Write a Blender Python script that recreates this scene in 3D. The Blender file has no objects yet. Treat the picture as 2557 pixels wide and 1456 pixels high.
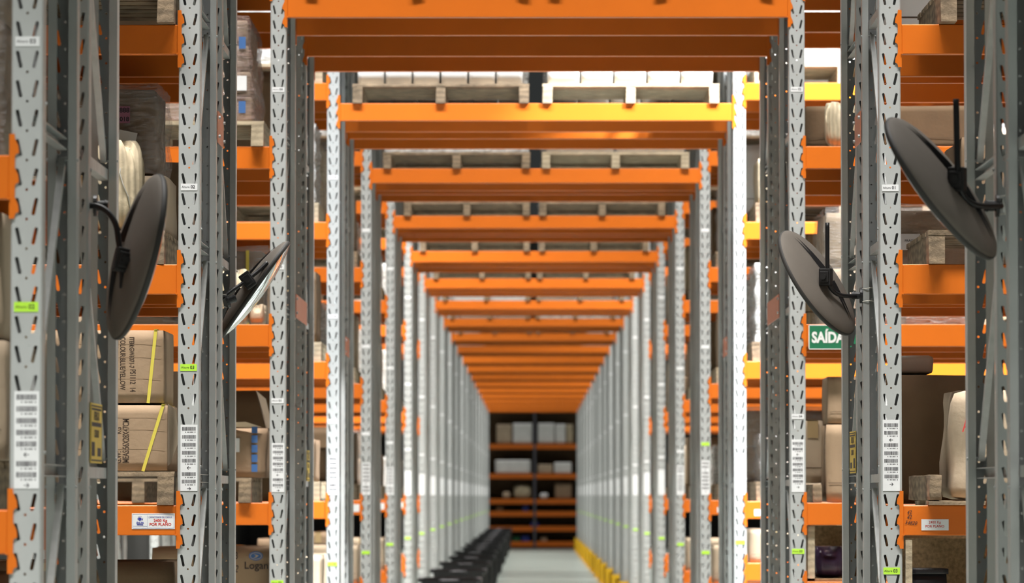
import bpy, bmesh, math, random
from mathutils import Vector, Matrix, geometry
from math import pi, sin, cos, radians as R

# ------------------------------------------------------------------ camera, world, lights, exposure
S = bpy.context.scene
COL = S.collection
FPX = 11400.0                       # focal length in pixels of the 2557 x 1456 frame
cam_d = bpy.data.cameras.new('camera')
cam_d.sensor_width = 36.0
cam_d.lens = FPX / 2557 * 36.0
cam_d.clip_start, cam_d.clip_end = 0.5, 400
cam_d.dof.use_dof = True
cam_d.dof.focus_distance = 17.3
cam_d.dof.aperture_fstop = 7.0
cam = bpy.data.objects.new('camera', cam_d)
COL.objects.link(cam)
cam.location = (0, 0, 1.6)
cam.rotation_euler = (R(90) + math.atan(510 / FPX), 0, math.atan(49.5 / FPX))
S.camera = cam
S.view_settings.view_transform = 'Standard'
S.view_settings.look = 'None'
S.view_settings.gamma = 1
S.view_settings.use_curve_mapping = False
S.view_settings.exposure = 0.0
S.cycles.use_denoising = True
S.cycles.max_bounces = 6
S.cycles.diffuse_bounces = 2
S.cycles.transparent_max_bounces = 12
S.cycles.sample_clamp_indirect = 6

world = bpy.data.worlds.new('daylight')
S.world = world
world.use_nodes = True
bg = world.node_tree.nodes['Background']
bg.inputs[0].default_value = (0.93, 1.0, 0.98, 1)
bg.inputs[1].default_value = 0.03


def area(name, loc, sx, sy, watts, col=(1, 0.98, 0.94), rot=(0, 0, 0), spread=180):
    l = bpy.data.lights.new(name, 'AREA')
    l.shape = 'RECTANGLE'
    l.size, l.size_y, l.energy, l.color = sx, sy, watts, col
    l.spread = R(spread)
    o = bpy.data.objects.new(name, l)
    COL.objects.link(o)
    o.location, o.rotation_euler = loc, rot
    return o


# one strip of high-bay lamps over each aisle (y of the aisle centre, watts)
AISLE_LAMPS = [(8.6, 1650, 1650), (15.4, 1200, 1240), (21.2, 1400, 1450), (27.8, 2100, 2900), (33.6, 1200, 1600), (39.5, 1500, 1500),
               (45.5, 2900, 1150), (51.5, 2100, 1900), (57.5, 1500, 2100), (63.5, 1150, 1100), (69.5, 1150, 900), (75.5, 650, 1250),
               (81.5, 1000, 600), (87.5, 800, 800), (93.5, 550, 700), (99.5, 700, 1000), (105.5, 900, 900), (111.5, 1000, 800),
               (117.5, 1000, 600), (123.5, 900, 600), (129.5, 800, 500), (135.8, 230, 200)]
for _y, _wl, _wr in AISLE_LAMPS:
    area('aisle_lamp', (-3.4, _y, 8.6), 6.2, 0.5, _wl * (.35 if _y < 80 else .46), (.92, .96, 1) if _y == 27.8 else (1, .985, .955), spread=68)
    area('aisle_lamp', (3.4, _y, 8.6), 6.2, 0.5, _wr * (.35 if _y < 80 else .46), (.92, .96, 1) if _y == 27.8 else (1, .985, .955), spread=68)
# sunlight falling through the roof light over the aisle before the fourth rack row
spot_d = bpy.data.lights.new('roof_light', 'SPOT')
spot_d.energy, spot_d.spot_size, spot_d.spot_blend, spot_d.shadow_soft_size = 12000, R(34), 0.25, 0.16
spot_d.color = (0.97, 0.98, 1.0)
spot = bpy.data.objects.new('roof_light', spot_d)
COL.objects.link(spot)
spot.location = (3.9, 26.9, 9.0)
_t = Vector((1.75, 29.5, 3.6)) - Vector(spot.location)
spot.rotation_euler = _t.to_track_quat('-Z', 'Y').to_euler()


# ------------------------------------------------------------------ measurement helpers
def X(px, d):
    return (px - 1328.0) * d / FPX


def Z(py, d):
    return 1.6 + (1238.0 - py) * d / FPX


XL, XR = -1.2465, 1.305            # inner faces of the tunnel posts
PW = 0.080                         # post width
BAY = XR - XL + PW                 # post centre to post centre
CXL, CXR = XL - PW / 2, XR + PW / 2
FD = 0.95                          # depth of an upright frame
PITCH = 0.07525
PH0 = 0.0464
L0, L1, L2, L3, L4 = 1.564, 2.467, 3.370, 4.273, 5.176
LT = 4.140                         # level over the tunnel
BH = 0.1125
ROWS = [(11.6, 2.15), (17.1, 2.15), (23.1, 3.0), (29.5, 2.45), (35.4, 2.3)] + [(41.4 + 6 * k, 2.3) for k in range(16)]
ORD = ['nearest', 'second', 'third', 'fourth', 'fifth', 'sixth', 'seventh', 'eighth', 'ninth', 'tenth', 'eleventh',
       'twelfth', 'thirteenth', 'fourteenth', 'fifteenth', 'sixteenth', 'seventeenth', 'eighteenth', 'nineteenth',
       'twentieth', 'farthest']


# ------------------------------------------------------------------ materials
def mat(name, col, rough=0.5, metal=0.0, noise=0.0, scale=8.0, bump=0.0, bscale=60.0, spec=0.5, wear=None, wave=None):
    m = bpy.data.materials.new(name)
    m.use_nodes = True
    nt = m.node_tree
    b = nt.nodes['Principled BSDF']
    b.inputs['Roughness'].default_value = rough
    b.inputs['Metallic'].default_value = metal
    b.inputs['Specular IOR Level'].default_value = spec
    b.inputs['Base Color'].default_value = (*col, 1)
    tc = nt.nodes.new('ShaderNodeTexCoord')
    if noise:
        n = nt.nodes.new('ShaderNodeTexNoise')
        n.inputs['Scale'].default_value = scale
        n.inputs['Detail'].default_value = 4
        nt.links.new(tc.outputs['Object'], n.inputs['Vector'])
        r = nt.nodes.new('ShaderNodeValToRGB')
        r.color_ramp.elements[0].position = 0.3
        r.color_ramp.elements[1].position = 0.7
        r.color_ramp.elements[0].color = (*[c * (1 - noise) for c in col], 1)
        r.color_ramp.elements[1].color = (*[min(1, c * (1 + noise)) for c in col], 1)
        nt.links.new(n.outputs['Fac'], r.inputs[0])
        out = r.outputs[0]
        if wave:
            w = nt.nodes.new('ShaderNodeTexWave')
            w.bands_direction = wave[0]
            w.inputs['Scale'].default_value = wave[1]
            w.inputs['Distortion'].default_value = wave[2]
            w.inputs['Detail'].default_value = 3
            nt.links.new(tc.outputs['Object'], w.inputs['Vector'])
            mx = nt.nodes.new('ShaderNodeMixRGB')
            mx.blend_type = 'MULTIPLY'
            mx.inputs[0].default_value = wave[3]
            nt.links.new(out, mx.inputs[1])
            nt.links.new(w.outputs['Color'], mx.inputs[2])
            out = mx.outputs[0]
        if wear:
            n2 = nt.nodes.new('ShaderNodeTexNoise')
            n2.inputs['Scale'].default_value = wear[1]
            n2.inputs['Detail'].default_value = 6
            nt.links.new(tc.outputs['Object'], n2.inputs['Vector'])
            r2 = nt.nodes.new('ShaderNodeValToRGB')
            r2.color_ramp.elements[0].position = wear[2]
            r2.color_ramp.elements[1].position = wear[2] + 0.03
            nt.links.new(n2.outputs['Fac'], r2.inputs[0])
            mx = nt.nodes.new('ShaderNodeMixRGB')
            mx.inputs[2].default_value = (*wear[0], 1)
            nt.links.new(r2.outputs[0], mx.inputs[0])
            nt.links.new(out, mx.inputs[1])
            out = mx.outputs[0]
        nt.links.new(out, b.inputs['Base Color'])
    if bump:
        n = nt.nodes.new('ShaderNodeTexNoise')
        n.inputs['Scale'].default_value = bscale
        n.inputs['Detail'].default_value = 5
        nt.links.new(tc.outputs['Object'], n.inputs['Vector'])
        bm = nt.nodes.new('ShaderNodeBump')
        bm.inputs['Strength'].default_value = bump
        bm.inputs['Distance'].default_value = 0.004
        nt.links.new(n.outputs['Fac'], bm.inputs['Height'])
        nt.links.new(bm.outputs[0], b.inputs['Normal'])
    return m


def film_mat(name, col, alpha):
    m = bpy.data.materials.new(name)
    m.use_nodes = True
    nt = m.node_tree
    for n in list(nt.nodes):
        nt.nodes.remove(n)
    out = nt.nodes.new('ShaderNodeOutputMaterial')
    tr = nt.nodes.new('ShaderNodeBsdfTransparent')
    b = nt.nodes.new('ShaderNodeBsdfPrincipled')
    b.inputs['Base Color'].default_value = (*col, 1)
    b.inputs['Roughness'].default_value = 0.16
    b.inputs['Specular IOR Level'].default_value = 0.9
    mx = nt.nodes.new('ShaderNodeMixShader')
    tc = nt.nodes.new('ShaderNodeTexCoord')
    mp = nt.nodes.new('ShaderNodeMapping')
    mp.inputs['Scale'].default_value = (3, 3, 14)
    mp.inputs['Rotation'].default_value = (0.2, 0.35, 0)
    nz = nt.nodes.new('ShaderNodeTexNoise')
    nz.inputs['Scale'].default_value = 3.5
    nz.inputs['Detail'].default_value = 5
    nz.inputs['Distortion'].default_value = 1.5
    rp = nt.nodes.new('ShaderNodeMapRange')
    rp.inputs[1].default_value, rp.inputs[2].default_value = 0.35, 0.75
    rp.inputs[3].default_value, rp.inputs[4].default_value = alpha * 0.5, min(1, alpha * 1.9)
    bp = nt.nodes.new('ShaderNodeBump')
    bp.inputs['Strength'].default_value = 0.9
    bp.inputs['Distance'].default_value = 0.02
    L = nt.links.new
    L(tc.outputs['Object'], mp.inputs[0]); L(mp.outputs[0], nz.inputs['Vector'])
    L(nz.outputs['Fac'], rp.inputs[0]); L(rp.outputs[0], mx.inputs[0])
    L(nz.outputs['Fac'], bp.inputs['Height']); L(bp.outputs[0], b.inputs['Normal'])
    L(tr.outputs[0], mx.inputs[1]); L(b.outputs[0], mx.inputs[2]); L(mx.outputs[0], out.inputs[0])
    return m


M = {
    'post': mat('grey_powder_coat', (0.44, 0.45, 0.44), 0.42, 0.0, 0.06, 5, 0.05, 300, wear=((0.16, 0.15, 0.15), 30, 0.74)),
    'galv': mat('galvanised_steel', (0.43, 0.44, 0.43), 0.42, 0.25, 0.10, 20),
    'orange': mat('orange_powder_coat', (0.70, 0.155, 0.007), 0.42, 0.0, 0.04, 3, 0.10, 500, wear=((0.30, 0.07, 0.01), 45, 0.76)),
    'pink': mat('salmon_paint', (0.72, 0.27, 0.17), 0.5, 0.0, 0.05, 4),
    'wood': mat('weathered_wood', (0.30, 0.215, 0.135), 0.85, 0, 0.35, 12, 0.5, 90, wave=('Z', 9, 6, 0.35)),
    'wood_pale': mat('pale_pine', (0.50, 0.40, 0.27), 0.85, 0, 0.2, 10, 0.4, 90, wave=('Z', 9, 5, 0.25)),
    'card': mat('brown_cardboard', (0.31, 0.205, 0.125), 0.85, 0, 0.10, 6, 0.25, 60),
    'card_pale': mat('pale_cardboard', (0.50, 0.385, 0.27), 0.85, 0, 0.10, 5, 0.25, 60),
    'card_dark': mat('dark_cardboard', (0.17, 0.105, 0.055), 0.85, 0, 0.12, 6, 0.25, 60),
    'card_tan': mat('tan_cardboard', (0.36, 0.245, 0.15), 0.85, 0, 0.10, 4, 0.3, 40),
    'fibre': mat('chipboard', (0.26, 0.17, 0.085), 0.9, 0, 0.35, 60, 0.4, 90),
    'inside': mat('box_inside_shadow', (0.06, 0.04, 0.025), 0.9),
    'white': mat('white_carton', (0.80, 0.79, 0.76), 0.6, 0, 0.05, 5),
    'cream': mat('cream_sacking', (0.56, 0.46, 0.31), 0.8, 0, 0.18, 9, 0.6, 30, wave=('X', 14, 3, 0.25)),
    'paper': mat('white_paper', (0.80, 0.80, 0.80), 0.6, 0, 0.03, 20),
    'pinkpaper': mat('pink_paper', (0.34, 0.14, 0.22), 0.6),
    'ink': mat('black_ink', (0.018, 0.014, 0.02), 0.6),
    'stamp': mat('brown_black_print', (0.06, 0.035, 0.02), 0.8),
    'redink': mat('red_ink', (0.62, 0.06, 0.05), 0.6),
    'blueink': mat('blue_ink', (0.03, 0.04, 0.34), 0.5),
    'bluelabel': mat('blue_print', (0.05, 0.14, 0.36), 0.6),
    'lime': mat('lime_sticker', (0.50, 0.86, 0.06), 0.5),
    'yellow': mat('yellow_tag', (0.70, 0.48, 0.06), 0.5, 0, 0.05, 10),
    'strap': mat('yellow_strapping', (0.74, 0.62, 0.10), 0.4),
    'tape': mat('brown_tape', (0.46, 0.33, 0.17), 0.25, 0, 0.05, 10),
    'green': mat('exit_green', (0.012, 0.16, 0.07), 0.5),
    'back': mat('mirror_back_plastic', (0.18, 0.155, 0.13), 0.75, 0, 0.05, 10, 0.25, 500, spec=0.3),
    'black': mat('black_plastic', (0.012, 0.011, 0.012), 0.42, 0, 0.1, 8),
    'rubber': mat('black_rubber', (0.016, 0.014, 0.014), 0.6),
    'rim': mat('rim_plastic_shaded', (0.05, 0.046, 0.042), 0.6, spec=0.3),  # same plastic as the backs, with the rim's shade put into the colour
    'mirror': mat('mirror_acrylic', (0.85, 0.85, 0.84), 0.06, 1.0),
    'wire': mat('tie_wire', (0.50, 0.48, 0.42), 0.4, 0.4),
    'bin': mat('bin_plastic', (0.018, 0.017, 0.02), 0.38, 0, 0.1, 5),
    'guard': mat('safety_yellow', (0.83, 0.47, 0.01), 0.45, 0, 0.08, 6),
    'purple': mat('purple_bag', (0.07, 0.04, 0.10), 0.3, 0, 0.3, 20, 0.8, 30),
    'bluebin': mat('blue_plastic', (0.03, 0.07, 0.42), 0.4),
    'wall': mat('wall_paint', (0.20, 0.19, 0.18), 0.9, 0, 0.08, 1),
    'film': film_mat('stretch_film', (0.72, 0.68, 0.66), 0.22),
    'film_white': film_mat('milky_film', (0.88, 0.87, 0.84), 0.55),
    'film_dark': film_mat('brown_film', (0.30, 0.20, 0.17), 0.45),
}
# polished concrete floor
fm = mat('polished_concrete', (0.215, 0.24, 0.215), 0.28, 0, 0.06, 0.6, 0.05, 20)
M['floor'] = fm


# ------------------------------------------------------------------ mesh helpers
class MB:
    def __init__(s):
        s.v, s.f, s.m = [], [], []

    def quad(s, pts, mi=0):
        n = len(s.v)
        s.v += [tuple(p) for p in pts]
        s.f.append(tuple(range(n, n + len(pts))))
        s.m.append(mi)
        return s

    def box(s, x0, x1, y0, y1, z0, z1, mi=0, jit=0.0, rnd=None, bev=0.0):
        if bev:
            return s.bevbox(x0, x1, y0, y1, z0, z1, bev, mi)
        n = len(s.v)
        P = [(x, y, z) for z in (z0, z1) for (x, y) in ((x0, y0), (x1, y0), (x1, y1), (x0, y1))]
        if jit:
            P = [(p[0] + rnd.uniform(-jit, jit), p[1] + rnd.uniform(-jit, jit), p[2] + rnd.uniform(-jit, jit) * (1 if i > 3 else 0.0)) for i, p in enumerate(P)]
        s.v += P
        for q in ((3, 2, 1, 0), (4, 5, 6, 7), (0, 1, 5, 4), (1, 2, 6, 5), (2, 3, 7, 6), (3, 0, 4, 7)):
            s.f.append(tuple(n + i for i in q))
            s.m.append(mi)
        return s

    def bevbox(s, x0, x1, y0, y1, z0, z1, b, mi=0):
        bm = bmesh.new()
        bmesh.ops.create_cube(bm, size=1)
        for v in bm.verts:
            v.co = Vector((x0 + (v.co.x + .5) * (x1 - x0), y0 + (v.co.y + .5) * (y1 - y0), z0 + (v.co.z + .5) * (z1 - z0)))
        bmesh.ops.bevel(bm, geom=bm.edges[:], offset=b, segments=2, affect='EDGES', profile=0.6)
        s.add_bm(bm, mi)
        return s

    def add_bm(s, bm, mi=0):
        n = len(s.v)
        bm.verts.index_update()
        s.v += [tuple(v.co) for v in bm.verts]
        for f in bm.faces:
            s.f.append(tuple(n + v.index for v in f.verts))
            s.m.append(mi)
        bm.free()

    def bar(s, p, q, w, h, up=(1, 0, 0), mi=0):
        """rectangular bar from p to q; w along `up`, h across"""
        p, q = Vector(p), Vector(q)
        d = (q - p).normalized()
        u = Vector(up)
        u = (u - d * u.dot(d)).normalized()
        w_ = d.cross(u)
        n = len(s.v)
        for e in (p, q):
            for a, b in ((-1, -1), (1, -1), (1, 1), (-1, 1)):
                s.v.append(tuple(e + u * a * w / 2 + w_ * b * h / 2))
        for qd in ((3, 2, 1, 0), (4, 5, 6, 7), (0, 1, 5, 4), (1, 2, 6, 5), (2, 3, 7, 6), (3, 0, 4, 7)):
            s.f.append(tuple(n + i for i in qd))
            s.m.append(mi)
        return s

    def tube(s, pts, r, seg=10, mi=0, cap=True):
        pts = [Vector(p) for p in pts]
        rs = r if isinstance(r, (list, tuple)) else [r] * len(pts)
        n0 = len(s.v)
        prev = None
        for i, p in enumerate(pts):
            t = (pts[min(i + 1, len(pts) - 1)] - pts[max(i - 1, 0)]).normalized()
            if prev is None:
                a = Vector((0, 0, 1)) if abs(t.z) < 0.9 else Vector((1, 0, 0))
                u = t.cross(a).normalized()
            else:
                u = (prev - t * prev.dot(t)).normalized()
            prev = u
            w = t.cross(u)
            for k in range(seg):
                a = 2 * pi * k / seg
                s.v.append(tuple(p + (u * cos(a) + w * sin(a)) * rs[i]))
        for i in range(len(pts) - 1):
            for k in range(seg):
                a, b = n0 + i * seg + k, n0 + i * seg + (k + 1) % seg
                s.f.append((a, b, b + seg, a + seg))
                s.m.append(mi)
        if cap:
            s.f.append(tuple(n0 + k for k in reversed(range(seg)))); s.m.append(mi)
            e = n0 + (len(pts) - 1) * seg
            s.f.append(tuple(e + k for k in range(seg))); s.m.append(mi)
        return s

    def lathe(s, prof, seg=48, mi=0):
        """profile (r, z) around local Z"""
        n0 = len(s.v)
        for r, z in prof:
            for k in range(seg):
                a = 2 * pi * k / seg
                s.v.append((r * cos(a), r * sin(a), z))
        for i in range(len(prof) - 1):
            for k in range(seg):
                a, b = n0 + i * seg + k, n0 + i * seg + (k + 1) % seg
                s.f.append((a, b, b + seg, a + seg))
                s.m.append(mi)
        return s

    def mesh(s, name, mats, smooth=False):
        me = bpy.data.meshes.new(name)
        me.from_pydata(s.v, [], s.f)
        for m in (mats if isinstance(mats, (list, tuple)) else [mats]):
            me.materials.append(M[m] if isinstance(m, str) else m)
        if any(s.m):
            me.polygons.foreach_set('material_index', s.m)
        if smooth:
            me.polygons.foreach_set('use_smooth', [True] * len(me.polygons))
        me.update()
        return me


def link(name, data, parent=None, loc=(0, 0, 0), rot=(0, 0, 0)):
    o = bpy.data.objects.new(name, data)
    COL.objects.link(o)
    if parent:
        o.parent = parent
    o.location = loc
    o.rotation_euler = rot
    return o


def tag(o, label, cat=None, group=None, kind=None):
    if label:
        o['label'] = label
    if cat:
        o['category'] = cat
    if group:
        o['group'] = group
    if kind:
        o['kind'] = kind
    return o


def thing(name, label, cat, loc=(0, 0, 0), rot=(0, 0, 0), group=None):
    return tag(link(name, None, None, loc, rot), label, cat, group)


_tc = {}


def text_me(txt, size, m, bold=0.0, align='CENTER', depth=0.00008, shear=0.0, narrow=1.0):
    key = (txt, size, m, bold, align, narrow)
    if key in _tc:
        return _tc[key]
    c = bpy.data.curves.new('print', 'FONT')
    c.body = txt
    c.size = size
    c.align_x = align
    c.align_y = 'CENTER'
    c.offset = bold
    c.extrude = depth
    c.shear = shear
    c.resolution_u = 3
    o = bpy.data.objects.new('tmp_print', c)
    me = bpy.data.meshes.new_from_object(o)
    me.materials.clear()
    me.materials.append(M[m])
    if narrow != 1.0:
        for v in me.vertices:
            v.co.x *= narrow
    bpy.data.objects.remove(o)
    _tc[key] = me
    return me


def text_fit(name, txt, size, length, m, parent, loc, rot=(pi / 2, 0, 0), **k):
    me = text_me(txt, size, m, align='LEFT', **k).copy()
    w = max(v.co.x for v in me.vertices)
    for v in me.vertices:
        v.co.x *= length / w
    return link(name, me, parent, loc, rot)


def text(name, txt, size, m, parent, loc, rot=(pi / 2, 0, 0), **k):
    return link(name, text_me(txt, size, m, **k), parent, loc, rot)


# ------------------------------------------------------------------ the slotted post
def slot_poly(xt, zt, xb, zb, w):
    d = (Vector((xb, zb)) - Vector((xt, zt))).normalized()
    n = Vector((-d.y, d.x)) * w / 2
    t, b = Vector((xt, zt)), Vector((xb, zb))
    c = w * 0.35
    return [t + n * .5 - d * 0, t + n + d * c, b + n - d * c, b + n * .5, b - n * .5, b - n - d * c, t - n + d * c, t - n * .5]


def circ(x, z, r, n=8):
    return [Vector((x + r * cos(2 * pi * k / n), z + r * sin(2 * pi * k / n))) for k in range(n)]


def inside(p, poly):
    c = False
    j = len(poly) - 1
    for i in range(len(poly)):
        a, b = poly[i], poly[j]
        if (a.y > p.y) != (b.y > p.y) and p.x < (b.x - a.x) * (p.y - a.y) / (b.y - a.y) + a.x:
            c = not c
        j = i
    return c


def strip(u0, u1, holes):
    """triangulated strip module u0..u1 x 0..PITCH with holes; returns verts, tris, hole index loops"""
    V = [Vector((u0, 0)), Vector((u1, 0)), Vector((u1, PITCH)), Vector((u0, PITCH))]
    E = [(0, 1), (1, 2), (2, 3), (3, 0)]
    loops = []
    for h in holes:
        n = len(V)
        V += h
        E += [(n + i, n + (i + 1) % len(h)) for i in range(len(h))]
        loops.append([n + i for i in range(len(h))])
    if not holes:
        return V, [(0, 1, 2, 3)], []
    vo, eo, fo, ov, oe, of = geometry.delaunay_2d_cdt(V, E, [], 0, 1e-6)
    back = {}
    for i, src in enumerate(ov):
        for k in src:
            back[k] = i
    tris = []
    for f in fo:
        c = sum((vo[i] for i in f), Vector((0, 0))) / len(f)
        if not any(inside(c, h) for h in holes):
            tris.append(tuple(f))
    return vo, tris, [[back[i] for i in l] for l in loops]


def make_post(n_mod=74, detail=True):
    t = 0.0025
    W, D, LIP = PW, 0.080, 0.024
    # developed profile: (u range, function u -> outer xy, inner xy)
    mid = PITCH / 2
    front_h = []
    if detail:
        # circle at module middle (phase), slots centred at the module boundary -> shift so slots are whole
        s0 = PITCH * 0.5
        front_h = [slot_poly(-W / 2 + W * .18, PITCH * .98 - .013, -W / 2 + W * .30, PITCH * .98 - .013 - .044, .0095),
                   slot_poly(W / 2 - W * .18, PITCH * .98 - .013, W / 2 - W * .30, PITCH * .98 - .013 - .044, .0095),
                   circ(0, .0068, .0038)]
        side_h = [circ(0.040, .0380, .0042)]
    else:
        side_h = []
    mb = MB()
    zoff = PH0 - 0.0068            # module boundary just under each round hole

    def add(u0, u1, holes, fo, fi):
        V, T, Lp = strip(u0, u1, holes)
        for k in range(-1, n_mod):
            z0 = zoff + k * PITCH
            def zc(z):
                return max(0.0, z0 + z)
            if z0 + PITCH <= 0.0:
                continue
            n = len(mb.v)
            for v in V:
                x, y = fo(v.x)
                mb.v.append((x, y, zc(v.y)))
            for v in V:
                x, y = fi(v.x)
                mb.v.append((x, y, zc(v.y)))
            N = len(V)
            for f in T:
                mb.f.append(tuple(n + i for i in f)); mb.m.append(0)
                mb.f.append(tuple(n + N + i for i in reversed(f))); mb.m.append(0)
            for l in Lp:
                for i in range(len(l)):
                    a, b = l[i], l[(i + 1) % len(l)]
                    mb.f.append((n + a, n + b, n + N + b, n + N + a)); mb.m.append(0)
    w = W / 2
    b = 0.004                      # softened corner
    add(-w + b, w - b, front_h, lambda u: (u, 0.0), lambda u: (u, t))
    add(0, 1, [], lambda u: (w - b + b * u, b * u), lambda u: (w - b + (b - t) * u, t + (b - t) * u))
    add(0, 1, [], lambda u: (-w + b - b * u, b * u), lambda u: (-w + b - (b - t) * u, t + (b - t) * u))
    for sg in (1, -1):
        add(b, D, [[Vector((q.x, q.y)) for q in h] for h in side_h], lambda u, s=sg: (s * w, u), lambda u, s=sg: (s * (w - t), u))
        add(0, 1, [], lambda u, s=sg: (s * (w - LIP * u), D), lambda u, s=sg: (s * (w - LIP * u), D - t))
        # lip return edge
        add(0, 1, [], lambda u, s=sg: (s * (w - LIP), D - .010 * u), lambda u, s=sg: (s * (w - LIP + t), D - .010 * u))
    me = mb.mesh('post', 'post')
    bm = bmesh.new()
    bm.from_mesh(me)
    bmesh.ops.remove_doubles(bm, verts=bm.verts, dist=1e-5)
    bmesh.ops.recalc_face_normals(bm, faces=bm.faces)
    bm.to_mesh(me)
    bm.free()
    return me


POST = make_post()
POSTH = PH0 - 0.0068 + 74 * PITCH
HZ = [0.772 + 0.895 * k - 0.895 * 1 for k in range(1, 7)]      # heights of the horizontal braces
HZ = [z for z in HZ if 0.2 < z < POSTH - .05]


# frame in local coordinates: aisle post slotted face at y=0 facing -y, rear post slotted face at y=FD facing +y
def brace_h():
    mb = MB()
    y0, y1 = 0.055, FD - 0.055
    mb.box(-.014, .014, y0, y1, -.016, -.0135)
    mb.box(-.014, .014, y0, y1, .0135, .016)
    mb.box(-.014, -.0115, y0, y1, -.0135, .0135)
    return mb.mesh('horizontal_brace', 'galv')


def brace_d(dz=0.895):
    mb = MB()
    mb.bar((0, 0.070, .045), (0, FD - .070, dz - .045), .018, .026)
    for y, z in ((.068, .043), (FD - .068, dz - .043)):
        mb.tube([(-.044, y, z), (.044, y, z)], .0045, 8)
    return mb.mesh('diagonal_brace', 'galv')


def foot():
    mb = MB()
    mb.box(-.06, .06, -.02, .10, 0.0, .006)
    for x in (-.05, .05):
        mb.tube([(x, .09, .006), (x, .09, .022)], .008, 6)
    return mb.mesh('foot_plate', 'galv')


BR_H, BR_D, FOOT = brace_h(), brace_d(), foot()


def merged_frame():
    mb = MB()
    for yf, sg in ((0, 1), (FD, -1)):
        x = PW / 2
        mb.box(-x, x, min(yf, yf + sg * .003), max(yf, yf + sg * .003), 0, POSTH)
        for sx in (-1, 1):
            mb.box(min(sx * x, sx * (x - .003)), max(sx * x, sx * (x - .003)), min(yf, yf + sg * .08), max(yf, yf + sg * .08), 0, POSTH)
            mb.box(min(sx * x, sx * (x - .024)), max(sx * x, sx * (x - .024)), min(yf + sg * .077, yf + sg * .08), max(yf + sg * .077, yf + sg * .08), 0, POSTH)
        mb.box(-.06, .06, yf - .03, yf + .03, 0, .006)
    for z in HZ:
        mb.box(-.014, .014, .06, FD - .06, z - .016, z + .016)
    for a, b_ in zip(HZ[:-1], HZ[1:]):
        mb.bar((0, .075, a + .045), (0, FD - .08, b_ - .045), .022, .028)
    return mb.mesh('upright_frame', 'post')


FAR_FRAME = merged_frame()


def barcode(x0, x1, z0, z1, mb, rnd, y=0.0):
    x = x0
    while x < x1 - .0008:
        w = rnd.choice((.0007, .0007, .0013, .0018))
        mb.box(x, min(x1, x + w), y - .0003, y, z0, z1)
        x += w + rnd.choice((.0007, .0011))


def arrow(mb, cx, cz, s, sg, y=0.0):
    mb.box(cx - s, cx + s, y - .0003, y, cz - s * .12, cz + s * .12)
    for e in (1, -1):
        mb.bar((cx + sg * s, y - .00015, cz), (cx + sg * s * .15, y - .00015, cz + e * s * .8), .0003, s * .28, up=(0, 1, 0))


def label_meshes(side):
    rnd = random.Random(7 if side == 'L' else 9)
    h, w = (.2475 if side == 'L' else .266), .0635
    z0 = 1.6 + (1238 - 1226) / 666.7
    pl = MB().box(-w / 2, w / 2, -.0012, 0, z0, z0 + h)
    pr = MB()
    def zz(py):
        return 1.6 + (1238 - py) / 666.7
    if side == 'L':
        bars, arr = (1071, 1091, 1111, 1131, 1150.5, 1184, 1202.5), ((1168.5, -1), (1220.5, 1))
    else:
        bars, arr = (1062, 1081, 1112, 1132, 1151, 1171, 1190), ((1099, -1), (1209.5, 1))
    for py in bars:
        barcode(-.026, .026, zz(py) - .0068, zz(py) + .0068, pr, rnd, -.0012)
        x = -.014
        for g in (1, 0, 2, 3, 0, 1):
            for _ in range(g):
                pr.box(x, x + .0026, -.0015, -.0012, zz(py) - .0145, zz(py) - .0108)
                x += .0040
            x += .0022
    for py, sg in arr:
        arrow(pr, 0, zz(py), .0068, sg, -.0012)
    return pl.mesh('barcode_label', 'paper'), pr.mesh('printed_barcodes', 'ink')


LABEL = {'L': label_meshes('L'), 'R': label_meshes('R')}
LVL_W = MB().box(-.031, .031, -.0012, 0, -.0125, .0125).mesh('level_label', 'paper')
LVL_G = MB().box(-.031, .031, -.0012, 0, -.0125, .0125).mesh('level_label', 'lime')


def level_label(parent, x, z, num, green, near):
    l = link('level_label', LVL_G if green else LVL_W, parent, (x, 0, z))
    tag(l, ('lime green' if green else 'white') + ' level sticker')
    if near:
        text('printed_level', 'Altura', .0115, 'ink', l, (-.013, -.0014, 0))
        text('printed_number', num, .0165, 'ink', l, (.014, -.0014, 0), bold=.0003)


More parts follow.
